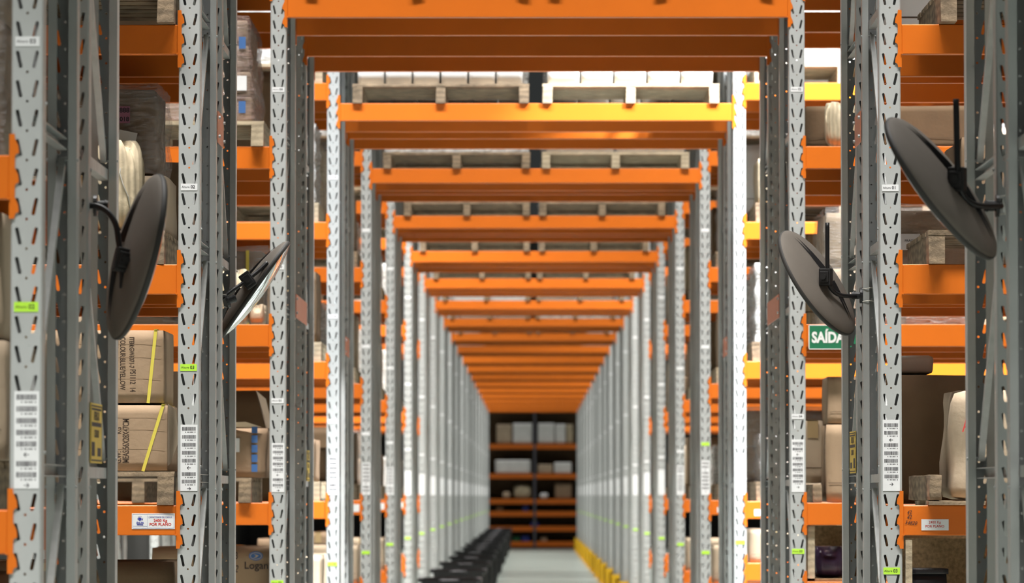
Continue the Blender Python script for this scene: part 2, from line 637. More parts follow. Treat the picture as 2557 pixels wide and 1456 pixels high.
def make_frame(name, y, x, rear, label, side, row, nearlab=False, outer=False):
    """rear=False: aisle face toward the camera at y; rear=True: turned half round, aisle face at y facing away"""
    t = thing(name, label, 'rack frame', (x, y, 0), (0, 0, pi if rear else 0), 'grey upright frames of the racks')
    if row >= 9:
        link('upright', FAR_FRAME, t)
    else:
        link('post', POST, t)
        link('post', POST, t, (0, FD, 0), (0, 0, pi))
        link('foot_plate', FOOT, t)
        link('foot_plate', FOOT, t, (0, FD, 0), (0, 0, pi))
        for z in HZ:
            link('horizontal_brace', BR_H, t, (0, 0, z))
        for a in HZ[:-1]:
            link('diagonal_brace', BR_D, t, (0, 0, a))
    if not rear and not outer:
        dx = .0027 if side == 'L' else 0.0
        pl, pr = LABEL[side]
        l = link('barcode_label', pl, t, (dx, 0, 0 if row < 3 else -.012))
        tag(l, 'white strip of barcodes')
        if row < 6:
            link('printed_barcodes', pr, l)
        near = row < 4
        if side == 'L':
            z1, z2 = 1.6 + 1.158, 1.6 + .480
            num = ('03', '02', '03', '04')[row % 4]
            level_label(t, 0, z1, num if row != 1 else '02', False, near)
            if row < 2:
                level_label(t, 0, z2, '03' if row == 1 else '02', True, near)
            else:
                level_label(t, 0, z2, '01', False, near)
                level_label(t, 0, 1.6 + 2.06, '04', False, near)
                level_label(t, 0, 1.6 - .44, '03', True, near)
        else:
            level_label(t, 0, z1 if False else 1.6 + 1.154, '01', False, near)
            if row >= 2:
                level_label(t, 0, 1.6 + 2.06, '02', False, near)
                level_label(t, 0, 1.6 + .40, '04', row == 4, near)
            level_label(t, 0, 1.6 - (.281 if row < 3 else .30 if row == 3 else .44), '03', True, near)
    return t


# ------------------------------------------------------------------ beams
def rail_mesh(L):
    mb = MB()
    h, d = BH, .045
    # step profile (y, z) of the box section, extruded along x; front face at y=0, top at z=0
    prof = [(0.003, 0.0), (d - .003, 0), (d, -.003), (d, -h + .003), (d - .003, -h), (.003, -h), (0.0, -h + .003), (0.0, -.003)]
    n = len(prof)
    for x in (-L / 2, L / 2):
        for p in prof:
            mb.v.append((x, p[0], p[1]))
    for i in range(n):
        j = (i + 1) % n
        mb.f.append((i, j, n + j, n + i)); mb.m.append(0)
    mb.f.append(tuple(range(n))); mb.m.append(0)
    mb.f.append(tuple(reversed(range(n, 2 * n)))); mb.m.append(0)
    me = mb.mesh('beam_rail', 'orange')
    bm = bmesh.new(); bm.from_mesh(me)
    bmesh.ops.recalc_face_normals(bm, faces=bm.faces)
    bm.to_mesh(me); bm.free()
    return me


def connector_mesh():
    """right-hand end connector; local x=0 at the post's side face, post toward +x, y=0 the post face"""
    mb = MB()
    top, bot = .054, -.162
    # flange against the post's side
    mb.box(-.0045, -.0003, -.003, .052, bot, top)
    # strip lying on the post's face with three hooks
    z = top
    out = [(-.0045, bot), (-.0045, top), (.009, top)]
    for k in range(3):
        zt = top - .012 - k * PITCH
        out += [(.010, zt), (.0185, zt - .018), (.0205, zt - .036), (.0125, zt - .040), (.010, zt - .046)]
    out += [(.009, bot)]
    n = len(mb.v)
    N = len(out)
    for y in (-.0046, -.0006):
        for p in out:
            mb.v.append((p[0], y, p[1]))
    mb.f.append(tuple(n + i for i in range(N))); mb.m.append(0)
    mb.f.append(tuple(n + N + i for i in reversed(range(N)))); mb.m.append(0)
    for i in range(N):
        j = (i + 1) % N
        mb.f.append((n + i, n + N + i, n + N + j, n + j)); mb.m.append(0)
    # weld bead and safety pin
    mb.tube([(-.006, .002, -.004), (-.006, .002, -.108)], .003, 6)
    mb.tube([(-.0055, -.004, -.110), (-.0055, -.009, -.110)], .004, 8)
    me = mb.mesh('end_connector', 'orange')
    bm = bmesh.new(); bm.from_mesh(me)
    bmesh.ops.recalc_face_normals(bm, faces=bm.faces)
    bm.to_mesh(me); bm.free()
    return me


def mirror_x(me, name):
    m2 = me.copy()
    m2.name = name
    m2.transform(Matrix.Diagonal((-1, 1, 1, 1)))
    m2.flip_normals()
    return m2


SPAN = XR - XL
RAIL = rail_mesh(SPAN - .011)
CONR = connector_mesh()
CONL = mirror_x(CONR, 'end_connector')


def far_beam_mesh():
    mb = MB()
    mb.box(-SPAN / 2 + .002, SPAN / 2 - .002, 0, .045, -BH, 0)
    for s in (-1, 1):
        a, b_ = s * (SPAN / 2 - .004), s * (SPAN / 2 + .016)
        mb.box(min(a, b_), max(a, b_), -.0046, -.0006, -.162, .054)
    return mb.mesh('beam', 'orange')


FAR_BEAM = far_beam_mesh()
N_BEAM = [0]


def make_beam(y, xc, z, rear, label, far=False):
    N_BEAM[0] += 1
    if far:
        o = link('rack_crossbeam', FAR_BEAM, None, (xc, y, z), (0, 0, pi if rear else 0))
        o['kind'] = 'thing'
        return tag(o, label, 'rack beam', 'orange rack beams')
    t = thing('rack_crossbeam', label, 'rack beam', (xc, y, z), (0, 0, pi if rear else 0), 'orange rack beams')
    link('beam_rail', RAIL, t)
    link('end_connector', CONR, t, (SPAN / 2, 0, 0))
    link('end_connector', CONL, t, (-SPAN / 2, 0, 0))
    return t


# ------------------------------------------------------------------ pallets and goods
def pallet_mesh(w, d, h, seed, m):
    rnd = random.Random(seed)
    mb = MB()
    bt = .018
    sw = .062
    for x in (-w / 2, -sw / 2, w / 2 - sw):
        mb.box(x, x + sw, 0, d, 0, h - bt - .0005, 0, .003, rnd)
    mb2 = MB()
    n = 7
    bw = .105
    for i in range(n):
        y = i * (d - bw) / (n - 1)
        mb2.box(-w / 2 - .002, w / 2 + .002, y, y + bw, h - bt, h, 0, .002, rnd)
    return mb.mesh('stringers', m), mb2.mesh('deck_boards', m)


PAL = {}
for _m in ('wood', 'wood_pale'):
    for _s in range(2):
        PAL[(_m, _s)] = pallet_mesh(1.14, .98, .125, _s, _m)


def pallet(x0, y0, z, label, m='wood', seed=0, rear=False, dy=0.0):
    t = thing('wooden_pallet', label, 'pallet', (x0 + .57, y0 + dy, z + .001), (0, 0, 0), 'wooden pallets on the racks')
    a, b_ = PAL[(m, seed % 2)]
    link('stringers', a, t)
    link('deck_boards', b_, t)
    return t


def rounded(x0, x1, y0, y1, z0, z1, b, seed, amp, cuts=5):
    """soft, slightly uneven block"""
    rnd = random.Random(seed)
    bm = bmesh.new()
    bmesh.ops.create_cube(bm, size=1)
    bmesh.ops.subdivide_edges(bm, edges=bm.edges[:], cuts=cuts, use_grid_fill=True)
    sx, sy, sz = x1 - x0, y1 - y0, z1 - z0
    ph = [rnd.uniform(0, 6) for _ in range(6)]
    for v in bm.verts:
        p = Vector((v.co.x * sx, v.co.y * sy, v.co.z * sz))
        hx, hy, hz = sx / 2 - b, sy / 2 - b, sz / 2 - b
        q = Vector((max(-hx, min(hx, p.x)), max(-hy, min(hy, p.y)), max(-hz, min(hz, p.z))))
        d = p - q
        if d.length > 1e-6:
            p = q + d.normalized() * b
        f = min(1, max(0, (v.co.z + .5) * 3))
        wob = amp * f
        p.x += wob * sin(p.z * 17 + ph[0] + p.y * 9)
        p.y += wob * sin(p.x * 15 + ph[1] + p.z * 11)
        p.z += wob * .6 * sin(p.x * 13 + ph[2] + p.y * 8) * (1 if v.co.z > -.45 else 0)
        v.co = p + Vector(((x0 + x1) / 2, (y0 + y1) / 2, (z0 + z1) / 2))
    mb = MB()
    mb.add_bm(bm)
    return mb


def carton(x0, x1, y0, y1, z0, z1, label, m='card', group='cardboard boxes on the racks', tape=True, seed=0, name='cardboard_box', cat='box', amp=.0025, flaps=False, parent=None):
    """carton with soft edges, flap seam and tape; origin at the middle of its base"""
    cx, cy = (x0 + x1) / 2, (y0 + y1) / 2
    w, d, h = x1 - x0, y1 - y0, z1 - z0
    if parent is None:
        t = thing(name, label, cat, (cx, cy, z0), (0, 0, 0), group)
        base = (0, 0, 0)
        P = t
    else:
        P = parent
        base = (cx - parent.location.x, cy - parent.location.y, z0 - parent.location.z)
    mb = rounded(-w / 2, w / 2, -d / 2, d / 2, 0.0005, h, .007, seed, amp, 6)
    o = link('carton', mb.mesh('carton', m, True), P, base)
    if parent is None and tape:
        tb = MB()
        tb.box(-.028, .028, -d / 2 - amp - .0012, -d / 2 - amp - .0004, h * .72, h * .99)
        tb.box(-.028, .028, -d / 2, d / 2, h + amp * .6 + .0002, h + amp * .6 + .001)
        link('tape', tb.mesh('tape', 'tape'), P, base)
        sm = MB().box(-w / 2 + .01, w / 2 - .01, -d / 2 - amp - .0008, -d / 2 - amp, h * .245, h * .252)
        link('flap_seam', sm.mesh('flap_seam', 'stamp'), P, base)
    return P


def wrapped(x0, x1, y0, y1, z0, z1, label, m='card_dark', film='film', seed=0, taper=0.0, nx=2, nz=2, group='shrink-wrapped pallet loads', extra=None):
    """a load of cartons held together by film: one thing"""
    rnd = random.Random(seed)
    t = thing('wrapped_load', label, 'wrapped load', ((x0 + x1) / 2, (y0 + y1) / 2, z0), (0, 0, 0), group)
    w, d, h = (x1 - x0), (y1 - y0), z1 - z0
    for i in range(nx):
        for k in range(nz):
            a, b_ = -w / 2 + w * i / nx + .012, -w / 2 + w * (i + 1) / nx - .004
            c, e = h * k / nz + .0005, h * (k + 1) / nz - .002
            sh = taper * (k / max(1, nz))
            mb = rounded(a + sh * (1 if i == 0 else 0), b_ - sh * (1 if i == nx - 1 else 0) - .008, -d / 2 + .012, d / 2 - .012, c, e, .008, seed + i * 7 + k, .002, 4)
            link('carton', mb.mesh('carton', m, True), t)
    bm = bmesh.new()
    bmesh.ops.create_cube(bm, size=1)
    bmesh.ops.subdivide_edges(bm, edges=bm.edges[:], cuts=11, use_grid_fill=True)
    for v in bm.verts:
        f = v.co.z + .5
        sx = w - 2 * taper * f * .9
        p = Vector((v.co.x * sx, v.co.y * d, .001 + f * (h + .012)))
        wob = .006 * sin(p.z * 40 + p.x * 23 + seed) + .005 * sin(p.x * 31 + p.y * 27 + seed * 2)
        if abs(v.co.x) > .49:
            p.x += (wob + .004) * (1 if v.co.x > 0 else -1)
        if abs(v.co.y) > .49:
            p.y += (wob * .6 + .002) * (1 if v.co.y > 0 else -1)
        if v.co.z > .49:
            p.z += abs(wob) + .004
        v.co = p
    bmesh.ops.delete(bm, geom=[f for f in bm.faces if f.normal.z < -.9 and f.calc_center_median().z < .01], context='FACES')
    mb = MB()
    mb.add_bm(bm)
    link('plastic_film', mb.mesh('plastic_film', film, True), t)
    if extra:
        extra(t, w, d, h)
    return t


def sack(x0, x1, y0, y1, z0, z1, label, m='cream', seed=0, ties=True, name='filled_sack', group='sacks and bags on the racks'):
    rnd = random.Random(seed)
    w, d, h = x1 - x0, y1 - y0, z1 - z0
    bm = bmesh.new()
    bmesh.ops.create_uvsphere(bm, u_segments=72, v_segments=24, radius=1)
    for v in bm.verts:
        p = v.co.copy()
        e = .55
        q = Vector([math.copysign(abs(c) ** e, c) for c in p])
        q = Vector((q.x * w / 2, q.y * d / 2, (q.z * .5 + .5) * h))
        a = math.atan2(p.y, p.x)
        fold = .045 * sin(a * 17 + seed + q.z * 6) * (0.35 + .65 * max(0, p.z)) * min(w, d)
        q.x += fold * cos(a)
        q.y += fold * sin(a)
        q.z = max(0.001, min(h, q.z + .02 * sin(a * 5 + seed) * (p.z > .2)))
        v.co = q
    mb = MB()
    mb.add_bm(bm)
    t = thing(name, label, 'sack', ((x0 + x1) / 2, (y0 + y1) / 2, z0), (0, 0, 0), group)
    link('sack_body', mb.mesh('sack_body', m, True), t)
    if ties:
        s = MB()
        for k in (-.5, .0, .4):
            pts = []
            for i in range(13):
                a = pi * i / 12
                pts.append((k * w * .6 + .02 * sin(i), -math.sin(a) * (d / 2 + .004) * 1.0, h * (.5 + .5 * cos(a)) * .98 + .004))
            s.tube(pts, .003, 5)
        link('tie_string', s.mesh('tie_string', 'wire'), t)
    return t


# ------------------------------------------------------------------ the setting
def structure(name, mb, m):
    o = link(name, mb.mesh(name, m))
    o['kind'] = 'structure'
    return o


structure('floor', MB().box(-9, 9, -2, 146, -.1, 0), 'floor')
structure('wall_left', MB().box(-9.2, -9, -2, 146, -.1, 10), 'wall')
structure('wall_right', MB().box(9, 9.2, -2, 146, -.1, 10), 'wall')
structure('wall_back', MB().box(-9.2, 9.2, 146, 146.2, -.1, 10), 'wall')

# ------------------------------------------------------------------ racks
SIDE_ROWS = range(0, 8)
for i, (y0, dep) in enumerate(ROWS):
    o_ = ORD[i] if i < 20 else 'farthest'
    yf1, yr1 = y0, y0 + FD                      # front half: aisle face, flue face
    yf2, yr2 = y0 + dep - FD, y0 + dep          # rear half
    for side, cx in (('L', CXL), ('R', CXR)):
        sn = 'left' if side == 'L' else 'right'
        make_frame('rack_upright', yf1, cx, False, f'grey slotted rack frame {sn} of the tunnel, front half of the {o_} rack row', side, i)
        make_frame('rack_upright', yr2, cx, True, f'grey slotted rack frame {sn} of the tunnel, rear half of the {o_} rack row', side, i)
        if 2 <= i <= 6:
            ox = cx + (-BAY if side == 'L' else BAY)
            make_frame('rack_upright', yf1, ox, False, f'grey outer rack frame one bay {sn} of the tunnel, front half, {o_} rack row', side, i, outer=True)
            make_frame('rack_upright', yr2, ox, True, f'grey outer rack frame one bay {sn} of the tunnel, rear half, {o_} rack row', side, i, outer=True)
    # row spacers between the two halves
    if 1 <= i < 4:
        for side, cx in (('L', CXL), ('R', CXR)):
            sn = 'left' if side == 'L' else 'right'
            zs = {0: 2.30, 1: 3.06, 2: 2.60, 3: 2.6}[i]
            hgt = .062
            t = thing('row_spacer', f'salmon painted spacer plate between the halves of the {o_} rack row, {sn} of tunnel', 'row spacer', (cx, yr1, zs), (0, 0, 0), 'painted plates tying the rack halves together')
            sx = 1 if side == 'L' else -1
            xi = sx * (PW / 2 + .002)
            g0, g1 = -.03, yf2 - yr1 + .03
            mb = MB().box(min(xi, xi + sx * .004), max(xi, xi + sx * .004), g0, g1, -hgt, hgt)
            link('spacer_plate', mb.mesh('spacer_plate', 'pink'), t)
            bb = MB()
            for yy in (g0 + .014, g1 - .014):
                for zz_ in (-hgt * .6, hgt * .6):
                    bb.tube([(xi + sx * .003, yy, zz_), (xi + sx * .012, yy, zz_)], .007, 6)
            link('bolts', bb.mesh('bolts', 'galv'), t)
    # tunnel beams
    if i >= 2:
        far = i >= 9
        cx = (XL + XR) / 2
        make_beam(yf1, cx, LT, False, f'orange beam across the top of the tunnel, front face of the {o_} rack row', far)
        if i < 9:
            make_beam(yr1, cx, LT, True, f'orange beam across the tunnel, back of the front half of the {o_} rack row', far)
            make_beam(yf2, cx, LT, False, f'orange beam across the tunnel, start of the rear half of the {o_} rack row', far)
        make_beam(yr2, cx, LT, True, f'orange beam across the tunnel, far face of the {o_} rack row', far)
    # side bay beams
    if i in SIDE_ROWS:
        levels = {0: [(L0, 'eye-level'), (L1, 'second')],
                  1: [(L0, 'eye-level'), (L1, 'second'), (L2, 'third')],
                  2: [(L0, 'eye-level'), (L1, 'second'), (L2, 'third'), (L3, 'fourth')]}.get(
            i, [(L0, 'eye-level'), (L1, 'second'), (L2, 'third'), (L3, 'fourth')])
        low = {2: 1.166, 3: 1.166}.get(i, .92)
        for side in ('L', 'R'):
            cx = (CXL - BAY / 2) if side == 'L' else (CXR + BAY / 2)
            sn = 'left' if side == 'L' else 'right'
            lv = list(levels)
            if i >= 2:
                lv = [(low if (side == 'R' or i > 3) else .92, 'lowest')] + lv
            for z, ln in lv:
                for k, (yy, rear, pn) in enumerate(((yf1, False, 'front face'), (yr1, True, 'back of front half'), (yf2, False, 'start of rear half'), (yr2, True, 'far face'))):
                    if (ln == 'lowest' and (k > 1 or (k == 1 and i > 5))) or (i == 7 and k in (1, 2)) or (i == 0 and side == 'R' and k != 3 and k != 2):
                        continue
                    bm_ = make_beam(yy, cx, z, rear, f'orange {ln} beam {sn} of tunnel, {pn}, {o_} rack row')
                    if k == 0 and ln == 'eye-level':
                        # load stickers
                        if side == 'L' and i in (1, 4, 5, 6):
                            xr = SPAN / 2 - (443 - 438) / 666.7 - .002
                            st = link('load_sticker', MB().box(-.161, 0, -.0012, 0, -.0585, 0).mesh('load_sticker', 'paper'), bm_, (xr, 0, -.030))
                            tag(st, 'white load limit sticker')
                            if i == 1:
                                fr = MB()
                                for a in ((-.158, -.003, -.004, -.0034), (-.158, -.003, -.0555, -.0549), (-.158, -.1574, -.0555, -.0034), (-.0036, -.003, -.0555, -.0034), (-.1035, -.1030, -.0555, -.008), (-.156, -.1035, -.0480, -.0475)):
                                    fr.box(a[0], a[1], -.0015, -.0012, a[2], a[3])
                                link('printed_border', fr.mesh('printed_border', 'blueink'), st)
                                text('printed_heading', 'CAPACIDADE DE CARGA', .0086, 'blueink', st, (-.054, -.0016, -.0145), narrow=.9)
                                text('printed_limit', '2400 Kg', .0150, 'redink', st, (-.054, -.0016, -.0270), bold=.0004)
                                text('printed_limit', 'POR PLANO', .0150, 'redink', st, (-.054, -.0016, -.0415), bold=.0004)
                                text('printed_maker', 'ÁGUIA', .0092, 'blueink', st, (-.130, -.0016, -.0355), bold=.0004)
                                text('printed_maker', 'Sistemas', .0068, 'blueink', st, (-.130, -.0016, -.0420), bold=.0003)
                                lg = MB()
                                def disc(cx_, cz_, rx, rz, y_):
                                    lg.quad([(cx_ + rx * cos(2 * pi * q / 14), y_, cz_ + rz * sin(2 * pi * q / 14)) for q in range(14)])
                                disc(-.131, -.0210, .0068, .0062, -.0016)
                                for q in range(10):
                                    a0, a1 = R(40 + 17 * q), R(40 + 17 * (q + 1))
                                    lg.quad([(-.130 + .0098 * cos(a0), -.0016, -.0205 + .0098 * sin(a0)), (-.130 + .0098 * cos(a1), -.0016, -.0205 + .0098 * sin(a1)),
                                             (-.130 + .0088 * cos(a1), -.0016, -.0205 + .0088 * sin(a1)), (-.130 + .0088 * cos(a0), -.0016, -.0205 + .0088 * sin(a0))])
                                lg.quad([(-.1235, -.0016, -.0225), (-.1185, -.0016, -.0165), (-.1200, -.0016, -.0240), (-.1240, -.0016, -.0285)])
                                lg.quad([(-.1330, -.0016, -.0265), (-.1290, -.0016, -.0265), (-.1305, -.0016, -.0310)])
                                link('printed_emblem', lg.mesh('printed_emblem', 'blueink'), st)
                        if side == 'R' and i in (1, 3, 4):
                            xl = -SPAN / 2 + (2295 - 2250) / 666.7 + .004
                            if i != 1:
                                xl = -SPAN / 2 + .05
                            st = link('load_sticker', MB().box(0, .102, -.0012, 0, -.0415, 0).mesh('load_sticker', 'paper'), bm_, (xl, 0, -.052))
                            tag(st, 'white load limit sticker')
                            if i == 1:
                                text('printed_limit', '2400 Kg', .0135, 'redink', st, (.050, -.0016, -.0115), bold=.0001)
                                text('printed_limit', 'POR PLANO', .0130, 'redink', st, (.050, -.0016, -.0265), bold=.0002)
                                for q, (tx, zz_) in enumerate((('42', -.027), ('42', -.044), ('54820', -.066))):
                                    text('marker_writing', tx, .021 if q < 2 else .020, 'ink', bm_, (-SPAN / 2 + .026 + (q == 2) * .006, -.0012, zz_), (pi / 2, R(-6 + 5 * q), 0), shear=.3, narrow=.85 if q < 2 else .9)

# ------------------------------------------------------------------ yellow warning tags on the frame sides
for i, side in ((0, 'L'), (1, 'R'), (2, 'L')):
    y0, dep = ROWS[i]
    ym = y0 + dep - FD + .05
    x = XL + .003 if side == 'L' else XR - .003
    sn = 'left' if side == 'L' else 'right'
    sg = 1 if side == 'L' else -1
    zc = {0: 1.6 + (1238 - 1080) * 12.8 / FPX, 1: 1.6 + (1238 - 1130) * 18.55 / FPX, 2: 1.6 + (1238 - 1163) * 25.2 / FPX}[i]
    t = thing('warning_tag', f'yellow warning placard on the inner side of the {ORD[i]} rack row, {sn} of the tunnel', 'placard', (x, ym, zc - .085), (0, 0, 0), 'yellow placards on the racks')
    link('tag_panel', MB().box(0 if sg > 0 else -.002, .002 if sg > 0 else 0, 0, .34, 0, .17).mesh('tag_panel', 'yellow'), t)
    pr = MB()
    xx = sg * .0024
    for (a, b_, c, e) in ((.01, .33, .160, .164), (.01, .33, .006, .010), (.01, .014, .006, .164), (.326, .33, .006, .164), (.03, .31, .104, .116), (.03, .31, .150, .156), (.03, .12, .020, .060), (.20, .30, .020, .044)):
        pr.box(min(xx, xx - sg * .0003), max(xx, xx - sg * .0003), a, b_, c, e)
    link('printed_border', pr.mesh('printed_border', 'ink'), t)
    text('printed_warning', 'ATENÇÃO', .034, 'ink', t, (sg * .0026, .17, .133), (pi / 2, 0, pi / 2 * sg), bold=.0008)
    text('printed_warning', 'CUIDADO', .030, 'ink', t, (sg * .0026, .17, .083), (pi / 2, 0, pi / 2 * sg), bold=.0008)

# ------------------------------------------------------------------ exit sign on the third row
t = thing('exit_sign', 'green SAÍDA exit sign with white border hung on the beam right of the tunnel', 'sign', (X(2019, 23.08), 23.072, Z(873, 23.08)))
sw, sh = .250, .1245
link('sign_panel', MB().box(0, sw, -.003, 0, 0, sh).mesh('sign_panel', 'green'), t)
b_ = MB()
for a in ((0, sw, 0, .004), (0, sw, sh - .004, sh), (0, .004, 0, sh), (sw - .004, sw, 0, sh)):
    b_.box(a[0], a[1], -.0036, -.003, a[2], a[3])
link('sign_border', b_.mesh('sign_border', 'white'), t)
text_fit('sign_lettering', 'SAÍDA', .074, .168, 'white', t, (.016, -.0038, .058), bold=.0030)


# ------------------------------------------------------------------ convex mirrors
def smooth_path(pts, n=6):
    pts = [Vector(p) for p in pts]
    out = []
    P = [pts[0]] + pts + [pts[-1]]
    for i in range(1, len(P) - 2):
        for k in range(n):
            t = k / n
            a, b, c, d = P[i - 1], P[i], P[i + 1], P[i + 2]
            out.append(.5 * ((2 * b) + (c - a) * t + (2 * a - 5 * b + 4 * c - d) * t * t + (3 * b - 3 * c + d - a) * t ** 3))
    out.append(pts[-1])
    return out


def convex_mirror(label, centre, n, major, arm, base, base_dir, clamp, clamp_rot, rod=None):
    """centre and points in world space; n = direction the mirror faces; major = direction along the rear ribs"""
    t = thing('convex_mirror', label, 'mirror', centre, (0, 0, 0), 'round convex mirrors clamped to the racks')
    c = Vector(centre)
    z = Vector(n).normalized()
    y = Vector(major)
    y = (y - z * y.dot(z)).normalized()
    x = y.cross(z)
    rot = Matrix((x, y, z)).transposed().to_euler()
    r = .25
    back = MB().lathe([(.0001, -.040), (.05, -.0395), (.11, -.035), (.17, -.026), (.215, -.014), (.238, -.004), (.2475, .004), (.25, .010)], 56)
    link('backing_shell', back.mesh('backing_shell', 'back', True), t, (0, 0, 0), rot).scale = (.965, .965, .965)
    rim = MB().lathe([(.2490, .006), (.2515, .008), (.2525, .014), (.251, .021), (.246, .024), (.240, .024)], 56)
    link('mirror_rim', rim.mesh('mirror_rim', 'rim', True), t, (0, 0, 0), rot).scale = (.965, .965, .965)
    fc = MB().lathe([(.245, .024), (.20, .036), (.14, .047), (.07, .054), (.0001, .056)], 56)
    link('mirror_face', fc.mesh('mirror_face', 'mirror', True), t, (0, 0, 0), rot).scale = (.965, .965, .965)

    def zback(rr):
        pr = [(0, -.040), (.05, -.0395), (.11, -.035), (.17, -.026), (.215, -.014)]
        for (a, za), (b, zb) in zip(pr[:-1], pr[1:]):
            if rr <= b:
                return za + (zb - za) * (rr - a) / (b - a)
        return -.014
    for s in (1, -1):
        for e in (-1, 1):
            rb = MB()
            N = 8
            for k in range(N):
                r0, r1 = .03 + .165 * k / N, .03 + .165 * (k + 1) / N

                def P(rr, off, lift):
                    f = max(0.02, 1 - (rr - .03) / .165)
                    xx = e * .0135 + off * (f * 1.3 + .12)
                    return (xx, s * rr, zback(math.hypot(rr, xx)) * .965 - lift * 1.5 * f - .0008)
                rb.quad([P(r0, -.005, 0), P(r0, 0, .007), P(r1, 0, .007), P(r1, -.005, 0)])
                rb.quad([P(r0, 0, .007), P(r0, .005, 0), P(r1, .005, 0), P(r1, 0, .007)])
            link('rear_rib', rb.mesh('rear_rib', 'black'), t, (0, 0, 0), rot)
    # clamp block
    cl = MB()
    cl.bevbox(-.024, .024, -.021, .021, -.034, .034, .005)
    cl.bevbox(-.018, .018, -.030, -.018, -.022, .022, .004)
    cl.tube([(0, -.028, 0), (0, -.040, 0)], .011, 12)
    link('clamp_block', cl.mesh('clamp_block', 'rubber'), t, Vector(clamp) - c, clamp_rot)
    cn = MB().tube([Vector(clamp) - c, z * -.036], .017, 12)
    link('clamp_neck', cn.mesh('clamp_neck', 'rubber'), t)
    a = MB()
    a.tube([Vector(p) - c for p in smooth_path(arm)], .0085, 12)
    link('support_arm', a.mesh('support_arm', 'black', True), t)
    if rod:
        a = MB().tube([Vector(p) - c for p in rod], .0085, 12)
        link('support_rod', a.mesh('support_rod', 'black', True), t)
    bd = Vector(base_dir).normalized()
    b = MB()
    B = Vector(base) - c
    b.tube([B - bd * .002, B + bd * .008], .031, 18)
    b.tube([B + bd * .008, B + bd * .040], .0145, 14)
    b.tube([B + bd * .030, B + bd * .034], .017, 14)
    link('wall_flange', b.mesh('wall_flange', 'black'), t)
    w = MB()
    side = Vector((0, 1, 0))
    for q, dz in enumerate((.024, -.026)):
        w.tube(smooth_path([B + Vector((0, -.03, dz)), B + Vector((-bd.x * .03, -.034, dz + .004)), B + Vector((-bd.x * .070, -.01, dz + .006 - q * .01)), B + Vector((-bd.x * .085, .03, dz))], 4), .0016, 5)
    link('tie_wire', w.mesh('tie_wire', 'wire'), t)
    return t


def W(px, py, d):
    return (X(px, d), d, Z(py, d))


# right tunnel side, second row (sharp)
convex_mirror('taupe-backed round mirror clamped to the right post of the second rack row, rod upright', W(2046, 702, 18.0),
              (-.77, .36, -.515), (.556, 0, -.83),
              [W(2067, 556, 17.86), W(2067, 660, 17.86), W(2070, 706, 17.87), W(2082, 728, 17.90), W(2103, 738, 17.94), W(2142, 740, 18.0)],
              (XR - .003, 18.0, Z(738, 18.0)), (-1, 0, 0), W(2063, 692, 17.875), (0, R(0), R(-20)))
# right side, nearest row (soft)
convex_mirror('large blurred round mirror back at the upper right, clamped to the nearest rack row', W(2360, 463, 12.66),
              (-.765, .31, -.575), (.598, 0, -.80),
              [W(2390, 246, 12.56), W(2393, 420, 12.56), W(2397, 465, 12.57), W(2414, 497, 12.59), W(2445, 513, 12.62), W(2502, 514, 12.70)],
              (XR - .003, 12.72, Z(514, 12.72)), (-1, 0, 0), W(2392, 448, 12.58), (0, R(0), R(-20)))
# left side, nearest row (soft, dark)
convex_mirror('large dark blurred round mirror back at the left, clamped to the nearest rack row', W(331, 638, 12.9),
              (.93, .28, -.24), (.25, 0, .968),
              [W(206, 514, 12.86), W(240, 514, 12.84), W(268, 530, 12.83), W(287, 560, 12.82), W(294, 600, 12.81), W(303, 660, 12.80), W(303, 720, 12.80)],
              (XL + .003, 12.95, Z(513, 12.95)), (1, 0, 0), W(305, 650, 12.80), (0, R(12), R(20)))
# left side, second row: seen nearly edge-on
convex_mirror('round mirror seen edge-on, tilted on the left post of the second rack row', W(630, 718, 18.95),
              (.81, .06, -.572), (.577, 0, .817),
              [W(545, 752, 18.62), W(575, 728, 18.64), W(600, 711, 18.67), W(640, 680, 18.72), W(666, 656, 18.75)],
              (XL + .003, 18.60, Z(752, 18.6)), (1, 0, .35), W(618, 700, 18.70), (0, R(-36), 0))

# ------------------------------------------------------------------ goods close to the camera, left of the tunnel
# second rack row, eye level
pallet(-2.48, 17.09, L0, 'weathered pallet under the strapped cartons, eye-level shelf left of the tunnel')


def strapped(x0, x1, z0, z1, y0, label, seed, lines, flip, sx):
    t = carton(x0, x1, y0, y0 + .50, z0, z1, label, 'card_tan', seed=seed, tape=False, amp=0)
    w, h = x1 - x0, z1 - z0
    st = MB()
    st.bar((w / 2 - sx[0], -.2508, h + .001), (w / 2 - sx[1], -.2508, .001), .0010, .012, up=(0, 1, 0))
    st.box(w / 2 - sx[0] - .006, w / 2 - sx[0] + .006, -.2535, .25, h + .0012, h + .0022)
    link('yellow_strap', st.mesh('yellow_strap', 'strap'), t)
    for (tx, size, lx, lz, ln_) in lines:
        text_fit('printed_text', tx, size, ln_, 'stamp', t, (lx, -.2502, lz), (pi / 2, R(90) if flip else R(-90), 0), bold=.0006)
    cr = MB()
    for zz_ in (.33, .62, .8):
        cr.box(-w / 2 + .02, w / 2 - .01, -.2504, -.2501, h * zz_, h * zz_ + .0012)
    link('crease_lines', cr.mesh('crease_lines', 'card'), t)
    return t


